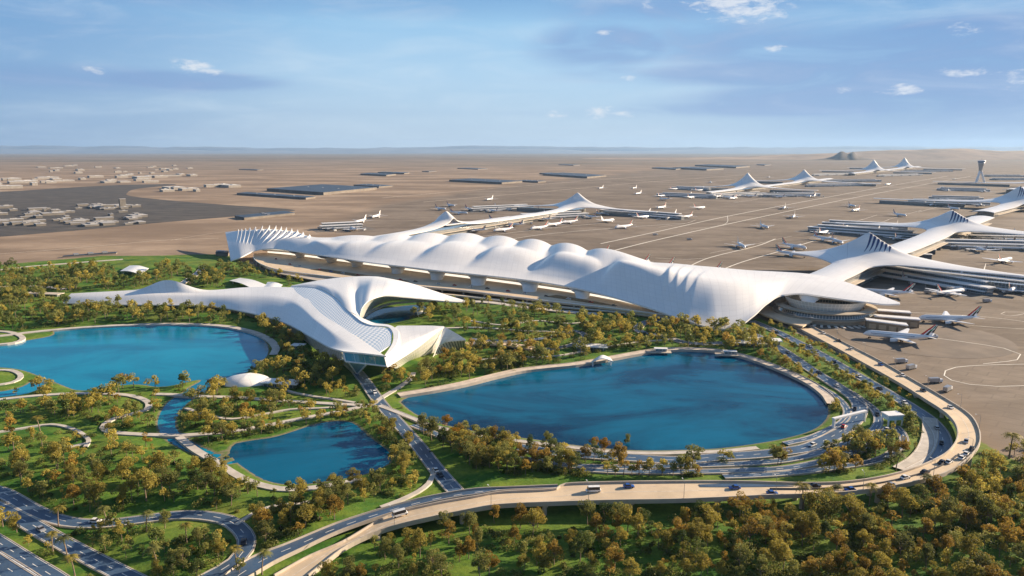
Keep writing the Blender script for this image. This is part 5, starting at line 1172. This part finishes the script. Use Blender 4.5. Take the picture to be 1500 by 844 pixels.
along(7, [(1285, 608, 'dark'), (1262, 641, 'white')], 'on the narrow road beyond the gantry')
along(8, [(1299, 631, 'white'), (1284, 648, 'silver')], 'on the left toll lane')
along(11, [(1138, 488, 'dark'), (1186, 508, 'white'), (1196, 517, 'silver'), (1221, 531, 'dark'), (1258, 552, 'white'), (1288, 570, 'dark'), (1325, 591, 'white'), (1372, 628, 'silver'), (1379, 650, 'dark')], 'on the dual road in the planted strip')
along(2, [(140, 765, 'white'), (357, 795, 'dark')], 'on the looping lawn road')
along(3, [(60, 777, 'silver')], 'on the shadow crossed lower left road')
# forecourt and apron vehicles
fc = smooth_line([P(x, y, 7) for x, y in ((395, 376), (430, 389), (520, 403), (620, 414), (720, 424), (820, 437), (900, 448), (960, 456))], 6)
for i, (x, c_) in enumerate(((405, 'red'), (424, 'red'), (440, 'white'), (470, 'red'), (486, 'blue'), (500, 'white'), (524, 'red'), (545, 'red'), (566, 'white'), (586, 'red'), (606, 'dark'), (640, 'white'), (665, 'red'), (690, 'white'), (716, 'dark'), (742, 'red'), (770, 'white'), (800, 'dark'), (836, 'white'), (866, 'red'), (900, 'dark'))):
    q = fc[int(np.argmin([abs(PJ(p)[0] - x) for p in fc]))]; sx_, sy_, _ = PJ(q)
    car(sx_, sy_, c_, f'{c_} car on the terminal forecourt, {nth(i)} from the finned end', fc, 'cars on the terminal forecourt')
def make_truck(label, mat):
    r = empty('apron_truck', (0, 0, 0), label, 'truck')
    MB().box((-1.2, 0, 2.0), (6.6, 2.5, 2.6)).build('cargo_box', mat, r); MB().box((3.2, 0, 1.5), (1.9, 2.4, 2.0)).build('cab', CP_['white'], r); MB().box((0, 0, .6), (8.4, 2.2, .4)).build('chassis', BLK, r)
    for x in (-3.2, -1.6, 3.0):
        for s in (-1, 1): MB().tube([(x, s * .85, .5), (x, s * 1.25, .5)], .5, 10).build('wheel', TYRE, r)
    return r
tp = make_truck('x', METAL)
for i, (x, y, a, lab) in enumerate([(1320, 532, .2, 'dark service truck on the apron beside the viaduct, upper left of four'), (1335, 541, .5, 'service truck on the apron beside the viaduct, second of four'), (1370, 561, .1, 'dark service truck on the apron beside the viaduct, third of four'), (1388, 573, .7, 'service truck on the apron beside the viaduct, lowest of four'), (1366, 496, .3, 'service truck at the tail of the nearest airliner'), (1360, 430, .1, 'service truck in the shade right of the half hidden airliner'), (1388, 434, .4, 'service truck at the edge of the gate pier shadow'), (1446, 443, .2, 'service truck on the apron above the second airliner'), (960, 345, .4, 'service truck on the open apron behind the domes'), (1010, 352, .2, 'service truck by the double taxi line')]):
    o = tp if i == 0 else copy_tree(tp); c = P(x, y); o.location = (c[0], c[1], .2); o.rotation_euler = (0, 0, a); tag(o, lab, 'truck', 'service trucks on the apron'); o.scale = (1.25,) * 3
for q, a, lab in SVC:
    o = copy_tree(tp); o.location = (q[0], q[1], .3); o.rotation_euler = (0, 0, a); tag(o, lab, 'truck', 'service trucks at the piers'); o.scale = (1.3,) * 3
# ------------------------------------------------------------------ trees
def leafmat(name, a, b_, tr):
    m, nt, b = nodes(name)
    oi = N(nt, 'ShaderNodeObjectInfo')
    at_ = N(nt, 'ShaderNodeAttribute'); at_.attribute_name = 'tint'
    f = N(nt, 'ShaderNodeMath', operation='ADD'); nt.links.new(at_.outputs['Fac'], f.inputs[0])
    g = N(nt, 'ShaderNodeMath', operation='MULTIPLY'); nt.links.new(oi.outputs['Random'], g.inputs[0]); g.inputs[1].default_value = .5
    nt.links.new(g.outputs[0], f.inputs[1])
    c = mixc(nt, ramp(nt, f.outputs[0], .1, 1.3), a, b_)
    nt.links.new(c, b.inputs['Base Color']); b.inputs['Roughness'].default_value = .6; b.inputs['Specular IOR Level'].default_value = .25
    t = N(nt, 'ShaderNodeBsdfTranslucent'); nt.links.new(c, t.inputs['Color']); mx = N(nt, 'ShaderNodeMixShader'); mx.inputs[0].default_value = tr
    nt.links.new(b.outputs[0], mx.inputs[1]); nt.links.new(t.outputs[0], mx.inputs[2]); nt.links.new(mx.outputs[0], nt.nodes['Material Output'].inputs['Surface'])
    return m
LEAF = {'golden': leafmat('golden_leaves', (.165, .145, .028), (.46, .38, .080), .45), 'olive': leafmat('olive_leaves', (.095, .105, .030), (.285, .285, .078), .45),
        'green': leafmat('green_leaves', (.040, .068, .018), (.14, .17, .04), .40), 'russet': leafmat('russet_leaves', (.17, .115, .022), (.40, .265, .052), .42), 'yellow': leafmat('yellow_leaves', (.28, .15, .01), (.42, .25, .02), .3)}
BARK = M('bark', (.19, .14, .10), .9, .3, 2.0)
def crown_pts(rng, nclump, n, spread, flat):
    cl = []
    for k in range(nclump):
        a = rng.uniform(0, 2 * math.pi); r = spread * math.sqrt(rng.uniform(.02, 1)); z = rng.uniform(.48, .92) - .12 * (r / spread)
        s = rng.uniform(.075, .17); cl.append((r * math.cos(a), r * math.sin(a), z, s * rng.uniform(1.0, 1.45), s * flat))
    cl.append((0, 0, .86, .16, .14)); P_, C_ = [], []
    per = n // len(cl)
    for x, y, z, sr, sz_ in cl:
        d = rng.normal(size=(per, 3)); d /= np.linalg.norm(d, axis=1)[:, None]; rr = rng.uniform(.55, 1.08, per)**.6
        P_.append(np.c_[x + d[:, 0] * sr * rr, y + d[:, 1] * sr * rr, z + d[:, 2] * sz_ * rr]); C_.append(np.full(per, rng.uniform(0, .55)))
    return np.concatenate(P_), np.concatenate(C_), cl
def leaf_quads(rng, pts, tint, size):
    n = len(pts); a = rng.normal(size=(n, 3)); a /= np.linalg.norm(a, axis=1)[:, None]; b_ = rng.normal(size=(n, 3)); b_ -= (a * b_).sum(1)[:, None] * a; b_ /= np.linalg.norm(b_, axis=1)[:, None]
    s = size * rng.uniform(.6, 1.35, n)[:, None]
    q = np.stack([pts - a * s, pts - b_ * s * .6, pts + a * s, pts + b_ * s * .6], 1)
    return q.reshape(-1, 3), np.repeat(tint + rng.uniform(0, .3, n), 4)
def quadmesh(name, v, tint, mat, mi=None):
    me = bpy.data.meshes.new(name); n = len(v) // 4
    me.vertices.add(len(v)); me.vertices.foreach_set('co', v.ravel()); me.loops.add(len(v)); me.loops.foreach_set('vertex_index', np.arange(len(v)))
    me.polygons.add(n); me.polygons.foreach_set('loop_start', np.arange(n) * 4); me.polygons.foreach_set('loop_total', np.full(n, 4))
    for m in (mat if isinstance(mat, list) else [mat]): me.materials.append(m)
    if mi is not None: me.polygons.foreach_set('material_index', mi)
    me.attributes.new('tint', 'FLOAT', 'POINT').data.foreach_set('value', tint.astype(np.float32)); me.update(calc_edges=True); return me
def trunk_mb(rng, cl, mb=None, sc=1.0, off=(0, 0, 0)):
    mb = mb or MB(); lean = rng.uniform(-.07, .07, 2); off = np.array(off); t1 = np.array((lean[0], lean[1], .42))
    mb.tube([off + np.array((0, 0, -.05)) * sc, off + t1 * .5 * sc, off + t1 * sc], [.026 * sc, .019 * sc, .014 * sc], 6)
    for x, y, z, s, _ in cl:
        p = np.array((x, y, z)); m_ = t1 * .5 + p * .5 + np.array((0, 0, -.05)); mb.tube([off + t1 * .93 * sc, off + m_ * sc, off + p * sc], [.011 * sc, .008 * sc, .004 * sc], 4, 0, False)
    return mb
TREES = []   # unit-height prototypes (crown mesh, trunk mesh, colour, shape)
def proto_tree(seed, col, shape):
    rng = np.random.default_rng(seed); nc, sp, fl, n = {'spreading': (11, .35, .66, 2600), 'tall': (9, .19, 1.0, 2100), 'bushy': (12, .28, .95, 2800), 'sparse': (8, .31, .62, 1500)}[shape]
    pts, tint, cl = crown_pts(rng, nc, n, sp, fl); v, t = leaf_quads(rng, pts, tint, .023)
    return quadmesh('crown', v, t, LEAF[col]), trunk_mb(rng, cl), rng, col, shape
SHAPES = ['spreading', 'tall', 'bushy', 'sparse']
LIB = {}
k = 0
for col in ('golden', 'olive', 'green', 'russet', 'yellow'):
    for sh in SHAPES:
        if col == 'yellow' and sh != 'bushy': continue
        for v_ in range(2 if col in ('golden', 'olive') else 1): LIB.setdefault((col, sh), []).append(proto_tree(100 + k, col, sh)); k += 1
TRUNK_ME = {}
def tree_obj(x, y, z, h, col, shape, label, group, rng, name='broadleaf_tree'):
    cm, tm, _, _, _ = LIB[(col, shape)][rng.integers(len(LIB[(col, shape)]))]
    r = empty(name, (x, y, z), label, 'tree', group, float(rng.uniform(0, 6.28))); wdt = rng.uniform(.72, 1.05); r.scale = (h * wdt, h * wdt, h)
    key = id(tm)
    if key not in TRUNK_ME: TRUNK_ME[key] = tm.build('trunk', BARK); t = TRUNK_ME[key]; t.parent = r
    else: t = bpy.data.objects.new('trunk', TRUNK_ME[key].data); COL.objects.link(t); t.parent = r
    c = bpy.data.objects.new('crown', cm); COL.objects.link(c); c.parent = r
    return r
# exclusion
GF = np.array([PJ(p)[:2] for p in np.concatenate([np.array(A0), np.array(A2)[::-1]])])
HUBPOLY = [P(*q) for q in [(92, 446), (225, 449), (300, 454), (360, 464), (410, 480), (455, 506), (500, 540), (530, 552), (585, 543), (640, 524), (690, 513), (690, 497), (650, 490), (590, 490), (545, 478), (530, 462), (560, 452), (620, 444), (700, 446), (700, 438), (640, 424), (560, 408), (500, 406), (420, 424), (300, 430), (104, 434)]]
TERMPOLY = [P(*q) for q in [(330, 374), (352, 384), (380, 400), (470, 416), (560, 430), (680, 437), (800, 447), (900, 458), (1000, 470), (1100, 472), (1180, 482), (1180, 440), (900, 380), (330, 340)]]
CLEAR = [(332, 396, 556, 596), (505, 545, 545, 575), (170, 226, 392, 412), (330, 420, 408, 434), (860, 904, 520, 540), (1296, 1320, 615, 640), (425, 450, 508, 522), (60, 340, 764, 776), (335, 368, 776, 830)]
def ok(px, py, mr, ml):
    if any(a <= px <= b_ and c <= py <= d_ for a, b_, c, d_ in CLEAR): return False
    p = P(px, py); i = int(round((p[0] + 900) / 6.0)); j = int(round((p[1] - 150) / 5.0))
    if not (0 <= i < OKR.shape[0] and 0 <= j < OKR.shape[1]): return False
    return OKR[i, j] > mr and OKL[i, j] > ml and OKB[i, j] > 3
VPOLY = [tuple(p) for p in VIL] + [tuple(p) for p in VOL[::-1]]
OX, OY = np.meshgrid(np.arange(-900, 900, 6.0), np.arange(150, 1100, 5.0), indexing='ij')
OKR = np.full(OX.shape, 1e9); OKL = OKR.copy()
for l, wd in ROADLINES: OKR = np.minimum(OKR, linedist(l, OX, OY) - wd / 2)
for l in LAKES.values(): OKL = np.minimum(OKL, polysd(l, OX, OY))
OKB = np.minimum(np.minimum(polysd(HUBPOLY, OX, OY), polysd(TERMPOLY, OX, OY)), polysd(VPOLY, OX, OY) - .5)
def inpoly(px, py, poly):
    return polysd([(a, b_, 0) for a, b_ in poly], np.array([px]), np.array([py]))[0] < 0
def groundz(x, y):
    i = np.searchsorted(gx, x) - 1; j = np.searchsorted(gy, y) - 1
    fx = (x - gx[i]) / (gx[i + 1] - gx[i]); fy = (y - gy[j]) / (gy[j + 1] - gy[j])
    return (Z[i, j] * (1 - fx) + Z[i + 1, j] * fx) * (1 - fy) + (Z[i, j + 1] * (1 - fx) + Z[i + 1, j + 1] * fx) * fy
A_, B__ = {'golden': 5, 'olive': 4, 'green': 1, 'russet': 1}, {'golden': 5, 'russet': 4, 'olive': 3, 'green': 1.2}
C_ = {'olive': 5, 'green': 3.2, 'golden': 2.6}
# zone name, place words, polygon (photograph pixels), count, height range, colours, clumping
ZONES = [
 ('forest_a', 'in the grove at the viaduct left end', [(470, 850), (520, 815), (580, 790), (650, 765), (720, 752), (760, 752), (760, 860), (470, 860)], 30, (8, 14), B__, 0.35),
 ('forest_b', 'in the open grove below the viaduct middle', [(760, 748), (1000, 742), (1000, 860), (760, 860)], 40, (8, 15), B__, 0.35),
 ('forest_c', 'in the wood below the viaduct right part', [(1000, 742), (1240, 732), (1240, 865), (1000, 865)], 72, (9, 16), B__, 0.31),
 ('forest_d', 'in the wood filling the lower right corner', [(1240, 732), (1330, 722), (1420, 695), (1450, 660), (1520, 655), (1540, 880), (1240, 880)], 161, (8, 15), B__, 0.27),
 ('lawn_a', 'on the lawn among the lower left roads', [(-10, 735), (200, 765), (350, 762), (360, 850), (-10, 850)], 42, (6, 11), A_, 0.33),
 ('lawn_b', 'on the lawn above the looping road', [(-10, 590), (140, 640), (230, 660), (310, 690), (330, 750), (180, 755), (90, 750), (-10, 705)], 76, (8, 14.5), A_, 0.31),
 ('lawn_c', 'on the lawn between small lake and viaduct', [(300, 690), (360, 712), (450, 718), (560, 702), (625, 650), (655, 705), (600, 725), (480, 770), (370, 815), (380, 770), (330, 745)], 64, (8, 14), A_, 0.35),
 ('isle_a', 'on the island left of the channel', [(-10, 566), (110, 574), (180, 566), (250, 566), (296, 556), (270, 576), (240, 590), (226, 630), (180, 630), (-10, 600)], 54, (8, 14), A_, 0.33),
 ('isle_b', 'on the island right of the channel', [(280, 572), (340, 565), (430, 585), (530, 595), (500, 604), (400, 628), (340, 642), (300, 655), (262, 632), (262, 608)], 56, (9, 15), A_, 0.33),
 ('shore_s', 'on the bank of the small lake', [(575, 605), (598, 640), (620, 680), (570, 695), (580, 668), (548, 640), (515, 615), (440, 622), (380, 640), (350, 648), (345, 640), (440, 617), (540, 600)], 47, (7, 12), A_, 0.31),
 ('prow', 'in the grove left of the glass prow', [(395, 505), (410, 480), (440, 495), (470, 512), (500, 540), (530, 580), (480, 588), (400, 580), (350, 560), (395, 535)], 76, (8, 14.5), A_, 0.31),
 ('prow_r', 'between glass prow and big lake', [(545, 560), (600, 548), (690, 520), (690, 555), (600, 575), (570, 580)], 46, (9, 15), A_, 0.33),
 ('south_a', 'on the big lake south bank, west half', [(590, 606), (640, 626), (700, 640), (780, 650), (800, 690), (760, 700), (690, 690), (650, 660), (605, 625)], 95, (9, 15), A_, 0.31),
 ('south_b', 'on the big lake south bank, east half', [(790, 652), (900, 664), (1000, 664), (1120, 660), (1200, 655), (1300, 640), (1330, 665), (1290, 690), (1200, 695), (1000, 698), (800, 698)], 135, (8, 15), A_, 0.3),
 ('north_a', 'in the grove north of the big lake', [(690, 500), (800, 500), (870, 480), (870, 525), (800, 535), (700, 552), (690, 545)], 120, (8, 14.5), A_, 0.3),
 ('north_b', 'in the grove below the roof tip', [(850, 470), (1000, 478), (1120, 490), (1140, 520), (1080, 515), (1000, 508), (900, 515), (850, 525)], 150, (10, 16), A_, 0.3),
 ('lawn_n', 'on the lawns behind the right wing', [(585, 468), (620, 450), (720, 448), (840, 460), (860, 485), (800, 498), (690, 498), (660, 478)], 95, (9, 16), C_, 0.31),
 ('strip_a', 'in the strip left of the dual road', [(1090, 492), (1130, 495), (1210, 535), (1300, 590), (1350, 630), (1340, 660), (1320, 610), (1270, 590), (1210, 545), (1130, 500)], 99, (5, 10), A_, 0.27),
 ('strip_b', 'in the strip between dual road and viaduct', [(1100, 470), (1150, 482), (1250, 535), (1340, 590), (1395, 630), (1385, 640), (1330, 588), (1240, 535), (1150, 488)], 99, (4, 8), A_, 0.27),
 ('strip_c', 'by the lake end walkway', [(1080, 512), (1130, 515), (1200, 560), (1235, 590), (1225, 620), (1215, 590), (1190, 560), (1110, 525)], 49, (5, 9), A_, 0.27),
 ('west_n', 'in the park above the left wing', [(-10, 392), (150, 378), (330, 376), (340, 400), (300, 424), (250, 412), (200, 424), (100, 430), (60, 445), (-10, 450)], 241, (10, 18), C_, 0.27),
 ('west_m', 'in the garden left of the terminal', [(330, 382), (350, 390), (390, 402), (450, 416), (400, 424), (340, 424), (300, 424), (330, 400)], 50, (8, 14), C_, 0.3),
 ('west_s', 'between left lake and left wing', [(-10, 440), (90, 448), (230, 452), (330, 462), (380, 475), (330, 476), (200, 473), (60, 482), (-10, 488)], 159, (10, 16), C_, 0.28),
 ('east_s', 'right of the left lake', [(395, 500), (370, 470), (400, 478), (440, 500), (470, 530), (430, 530), (405, 520)], 31, (10, 15), A_, 0.3)]
PREF = {}
cand = []
for zi, (zn_, place, poly, n, hr, cols, keep) in enumerate(ZONES):
    rng = np.random.default_rng(500 + zi); xs = [q[0] for q in poly]; ys = [q[1] for q in poly]; got = []; tries = 0
    while len(got) < n and tries < n * 40:
        tries += 1; x, y = rng.uniform(min(xs), max(xs)), rng.uniform(min(ys), max(ys))
        if not inpoly(x, y, poly): continue
        p = P(x, y); cl_ = vnoise(np.array([p[0]]), np.array([p[1]]), 26, 60 + zi)[0]
        if cl_ < keep * .72: continue
        if any((p[0] - q[0])**2 + (p[1] - q[1])**2 < (hr[0] * .5)**2 for q in got): continue
        if not ok(x, y, 3.0 if zn_[:5] not in ('strip', 'south') else 1.2, 2.0): continue
        h = rng.uniform(*hr) * (rng.uniform(.85, 1.12) if rng.random() < .72 else .6); names = list(cols); wt = np.array([cols[q] for q in names], float); col = str(rng.choice(names, p=wt / wt.sum()))
        sh = str(rng.choice(SHAPES, p=[.38, .2, .28, .14])); got.append((p[0], p[1], x, y, h, col, sh))
    for g in got: cand.append((zi, *g, g[4] / np.hypot(g[0], g[1])))
for x, y, h, col in ((655, 628, 10, 'yellow'), (665, 652, 12, 'yellow'), (885, 668, 12, 'yellow'), (870, 660, 9, 'yellow'), (702, 664, 9, 'russet'), (918, 648, 9, 'olive')):
    zi = 12 if x < 790 else 13; p = P(x, y); cand.append((zi, p[0], p[1], x, y, h, col, 'bushy', 9))
for x, y, h, sh in ((215, 738, 19, 'bushy'), (190, 712, 17, 'spreading'), (238, 705, 16, 'bushy'), (35, 696, 18, 'bushy'), (85, 690, 17, 'tall'), (160, 640, 15, 'sparse'), (140, 745, 16, 'bushy')):
    p = P(x, y)
    if ok(x, y, 1.5, 1): cand.append((5, p[0], p[1], x, y, h, 'golden', sh, 9))
cand.sort(key=lambda c: -c[-1])
IND, REST = cand[:298], cand[298:]
rng = np.random.default_rng(77)
SHW = {'spreading': 'spreading', 'tall': 'tall', 'bushy': 'bushy', 'sparse': 'thin'}
byz = {}
for c in IND: byz.setdefault((c[0], c[6]), []).append(c)
for (zi, col), L_ in byz.items():
    L_.sort(key=lambda c: c[3])
    for i, (z_, X, Y, px, py, h, col, sh, s) in enumerate(L_):
        n = len(L_); wh = f'{nth(i)} {col} one from left' if n > 1 else f'the only {col} one'
        tree_obj(X, Y, float(groundz(X, Y)) - .1, h, col, sh, f'{SHW[sh]} {col} tree {ZONES[zi][1]}, {wh}', 'broadleaf trees ' + ZONES[zi][1], rng)
# smaller trees beyond counting: one mass
vs, ts, mi = [], [], []; LM = list(LEAF.values()); LK = list(LEAF); tb = MB()
for c in REST:
    zi, X, Y, px, py, h, col, sh, s = c; nc, sp, fl, n = {'spreading': (7, .34, .72, 520), 'tall': (6, .20, 1.0, 420), 'bushy': (8, .30, .95, 560), 'sparse': (5, .30, .70, 340)}[sh]
    pts, tint, cl = crown_pts(rng, nc, n, sp, fl); v, t = leaf_quads(rng, pts, tint, .045); z0 = float(groundz(X, Y)) - .1
    vs.append(v * h + (X, Y, z0)); ts.append(t + rng.uniform(0, .4)); mi.append(np.full(len(v) // 4, LK.index(col)))
    tb.tube([(X, Y, z0 - .5), (X, Y, z0 + h * .55)], [.028 * h, .015 * h], 5)
me = quadmesh('small_trees', np.concatenate(vs), np.concatenate(ts), LM, np.concatenate(mi))
root = bpy.data.objects.new('small_trees', me); COL.objects.link(root); tag(root, 'mass of smaller trees filling the park groves and planted strips', 'trees', kind='stuff')
tb.build('trunk', BARK, root)
# shrubs: one mass of low ground cover
vs, ts, mi = [], [], []
for zi, (zn_, place, poly, n, hr, cols, keep) in enumerate(ZONES):
    xs = [q[0] for q in poly]; ys = [q[1] for q in poly]; got = 0
    for _ in range(n * 12):
        if got > n * (3.0 if zn_[:5] in ('fores', 'strip') else 1.6): break
        x, y = rng.uniform(min(xs), max(xs)), rng.uniform(min(ys), max(ys))
        if not inpoly(x, y, poly): continue
        p = P(x, y)
        if vnoise(np.array([p[0]]), np.array([p[1]]), 17, 90 + zi)[0] < .45 or not ok(x, y, 1.2, 1.0): continue
        got += 1; h = rng.uniform(1.2, 3.6); k = 110; d = rng.normal(size=(k, 3)); d /= np.linalg.norm(d, axis=1)[:, None]; d[:, 2] = np.abs(d[:, 2])
        q = d * np.array((h * 1.0, h * 1.0, h)) * rng.uniform(.6, 1.05, (k, 1)); v, t = leaf_quads(rng, q, np.full(k, rng.uniform(0, .6)), .38)
        vs.append(v + (p[0], p[1], float(groundz(p[0], p[1])))); ts.append(t); mi.append(np.full(k, LK.index('green' if rng.random() < .55 else 'olive')))
for nm, pl in LAKES.items():
    if nm in ('court',): continue
    for i in range(0, len(pl)):
        for _ in range(1):
            if rng.random() > (.75 if nm == 'small' else .10): continue
            X, Y = pl[i][0] + rng.normal() * 2, pl[i][1] + rng.normal() * 2
            if polysd(pl, np.array([X]), np.array([Y]))[0] < 1.5: continue
            k = 90; h = rng.uniform(1, 2.6); d = rng.normal(size=(k, 3)); d /= np.linalg.norm(d, axis=1)[:, None]; d[:, 2] = np.abs(d[:, 2]); v, t = leaf_quads(rng, d * h * rng.uniform(.5, 1, (k, 1)), np.full(k, rng.uniform(0, .6)), .38)
            vs.append(v + (X, Y, float(groundz(X, Y)))); ts.append(t); mi.append(np.full(k, LK.index('olive')))
o = bpy.data.objects.new('shrubbery', quadmesh('shrubbery', np.concatenate(vs), np.concatenate(ts), LM, np.concatenate(mi))); COL.objects.link(o); tag(o, 'low scrub and ground cover across the park', 'shrubs', kind='stuff')
# palms
def make_palm(seed):
    rg = np.random.default_rng(seed); r = empty('palm_tree', (0, 0, 0), 'x', 'palm tree'); ln = rg.uniform(-1.6, 1.6, 2)
    pts = [np.array((ln[0] * t * t, ln[1] * t * t, 11 * t - .4)) for t in np.linspace(0, 1, 7)]; MB().tube(pts, [.42, .34, .29, .27, .25, .24, .3], 8).build('trunk', BARK, r); top = pts[-1]
    v = []
    for k in range(24):
        a = k * 2.4 + rg.uniform(-.2, .2); up = rg.uniform(.1, 1.0); L = rg.uniform(3.4, 4.6); prev = None
        for q in range(9):
            t = q / 8; p = top + np.array((math.cos(a) * L * t, math.sin(a) * L * t, L * (up * t - (.55 + .55 * up) * t * t * 1.1)))
            if prev is not None:
                dr = p - prev; sdv = np.array((-math.sin(a), math.cos(a), 0)); w_ = .75 * math.sin(math.pi * min(1, t * .9 + .1)) + .08
                for s in (-1, 1):
                    e = sdv * s * w_ + dr * .7 + np.array((0, 0, -.25 * w_)); v += [prev, prev + dr * .55, prev + dr * .45 + e, prev + e * .9]
            prev = p
    v = np.array(v); cm = quadmesh('fronds', v, rg.uniform(0, .6, len(v) // 4).repeat(4), LEAF['golden'] if seed % 2 else LEAF['olive']); c = bpy.data.objects.new('crown', cm); COL.objects.link(c); c.parent = r; return r
PP = [make_palm(3), make_palm(4)]; pu = 0
for i, (x, y, h, lab) in enumerate([(1176, 747, 1.35, 'palm rising in front of the viaduct, leftmost of the row there'), (1227, 738, .9, 'palm peeking over the viaduct edge, second of the row'), (1273, 742, 1.05, 'palm overlapping the viaduct edge, third of the row'), (1352, 726, 1.1, 'palm outside the viaduct bend, right of the row'), (1478, 672, 1.5, 'lone palm standing by the apron corner at the right edge'), (1440, 694, 1.1, 'palm in the wood just outside the viaduct loop'), (1235, 690, .9, 'palm inside the viaduct loop near the toll lanes'),
      (1312, 690, 1.0, 'palm inside the viaduct loop beneath the toll canopy'), (110, 846, 1.0, 'palm beside the shadow crossed road, lower left'), (100, 824, 1.1, 'palm between the two lower left roads'), (78, 812, .9, 'palm left of the shadow crossed road, upper'), (215, 782, .95, 'palm on the near side of the looping road'), (274, 800, .95, 'palm inside the road loop, right one'), (232, 838, 1.05, 'palm inside the road loop, lowest'), (348, 838, 1.0, 'palm where the loop road meets the dark carriageway'), (384, 842, 1.0, 'palm on the verge of the dark carriageway, lower edge'), (86, 764 + 8, 1.0, 'palm standing just below the looping road, left'), (158, 772, 1.0, 'palm just below the looping road, middle'), (60, 640, 1.1, 'palm on the far left lawn')]):
    q = PP[pu % 2] if pu < 2 else copy_tree(PP[pu % 2]); pu += 1; p = P(x, y); q.location = (p[0], p[1], float(groundz(p[0], p[1])) - .1); q.scale = (h,) * 3; q.rotation_euler = (0, 0, i * 1.7); tag(q, lab, 'palm tree', 'palm trees')
# lone trees on the sand edge at the far left
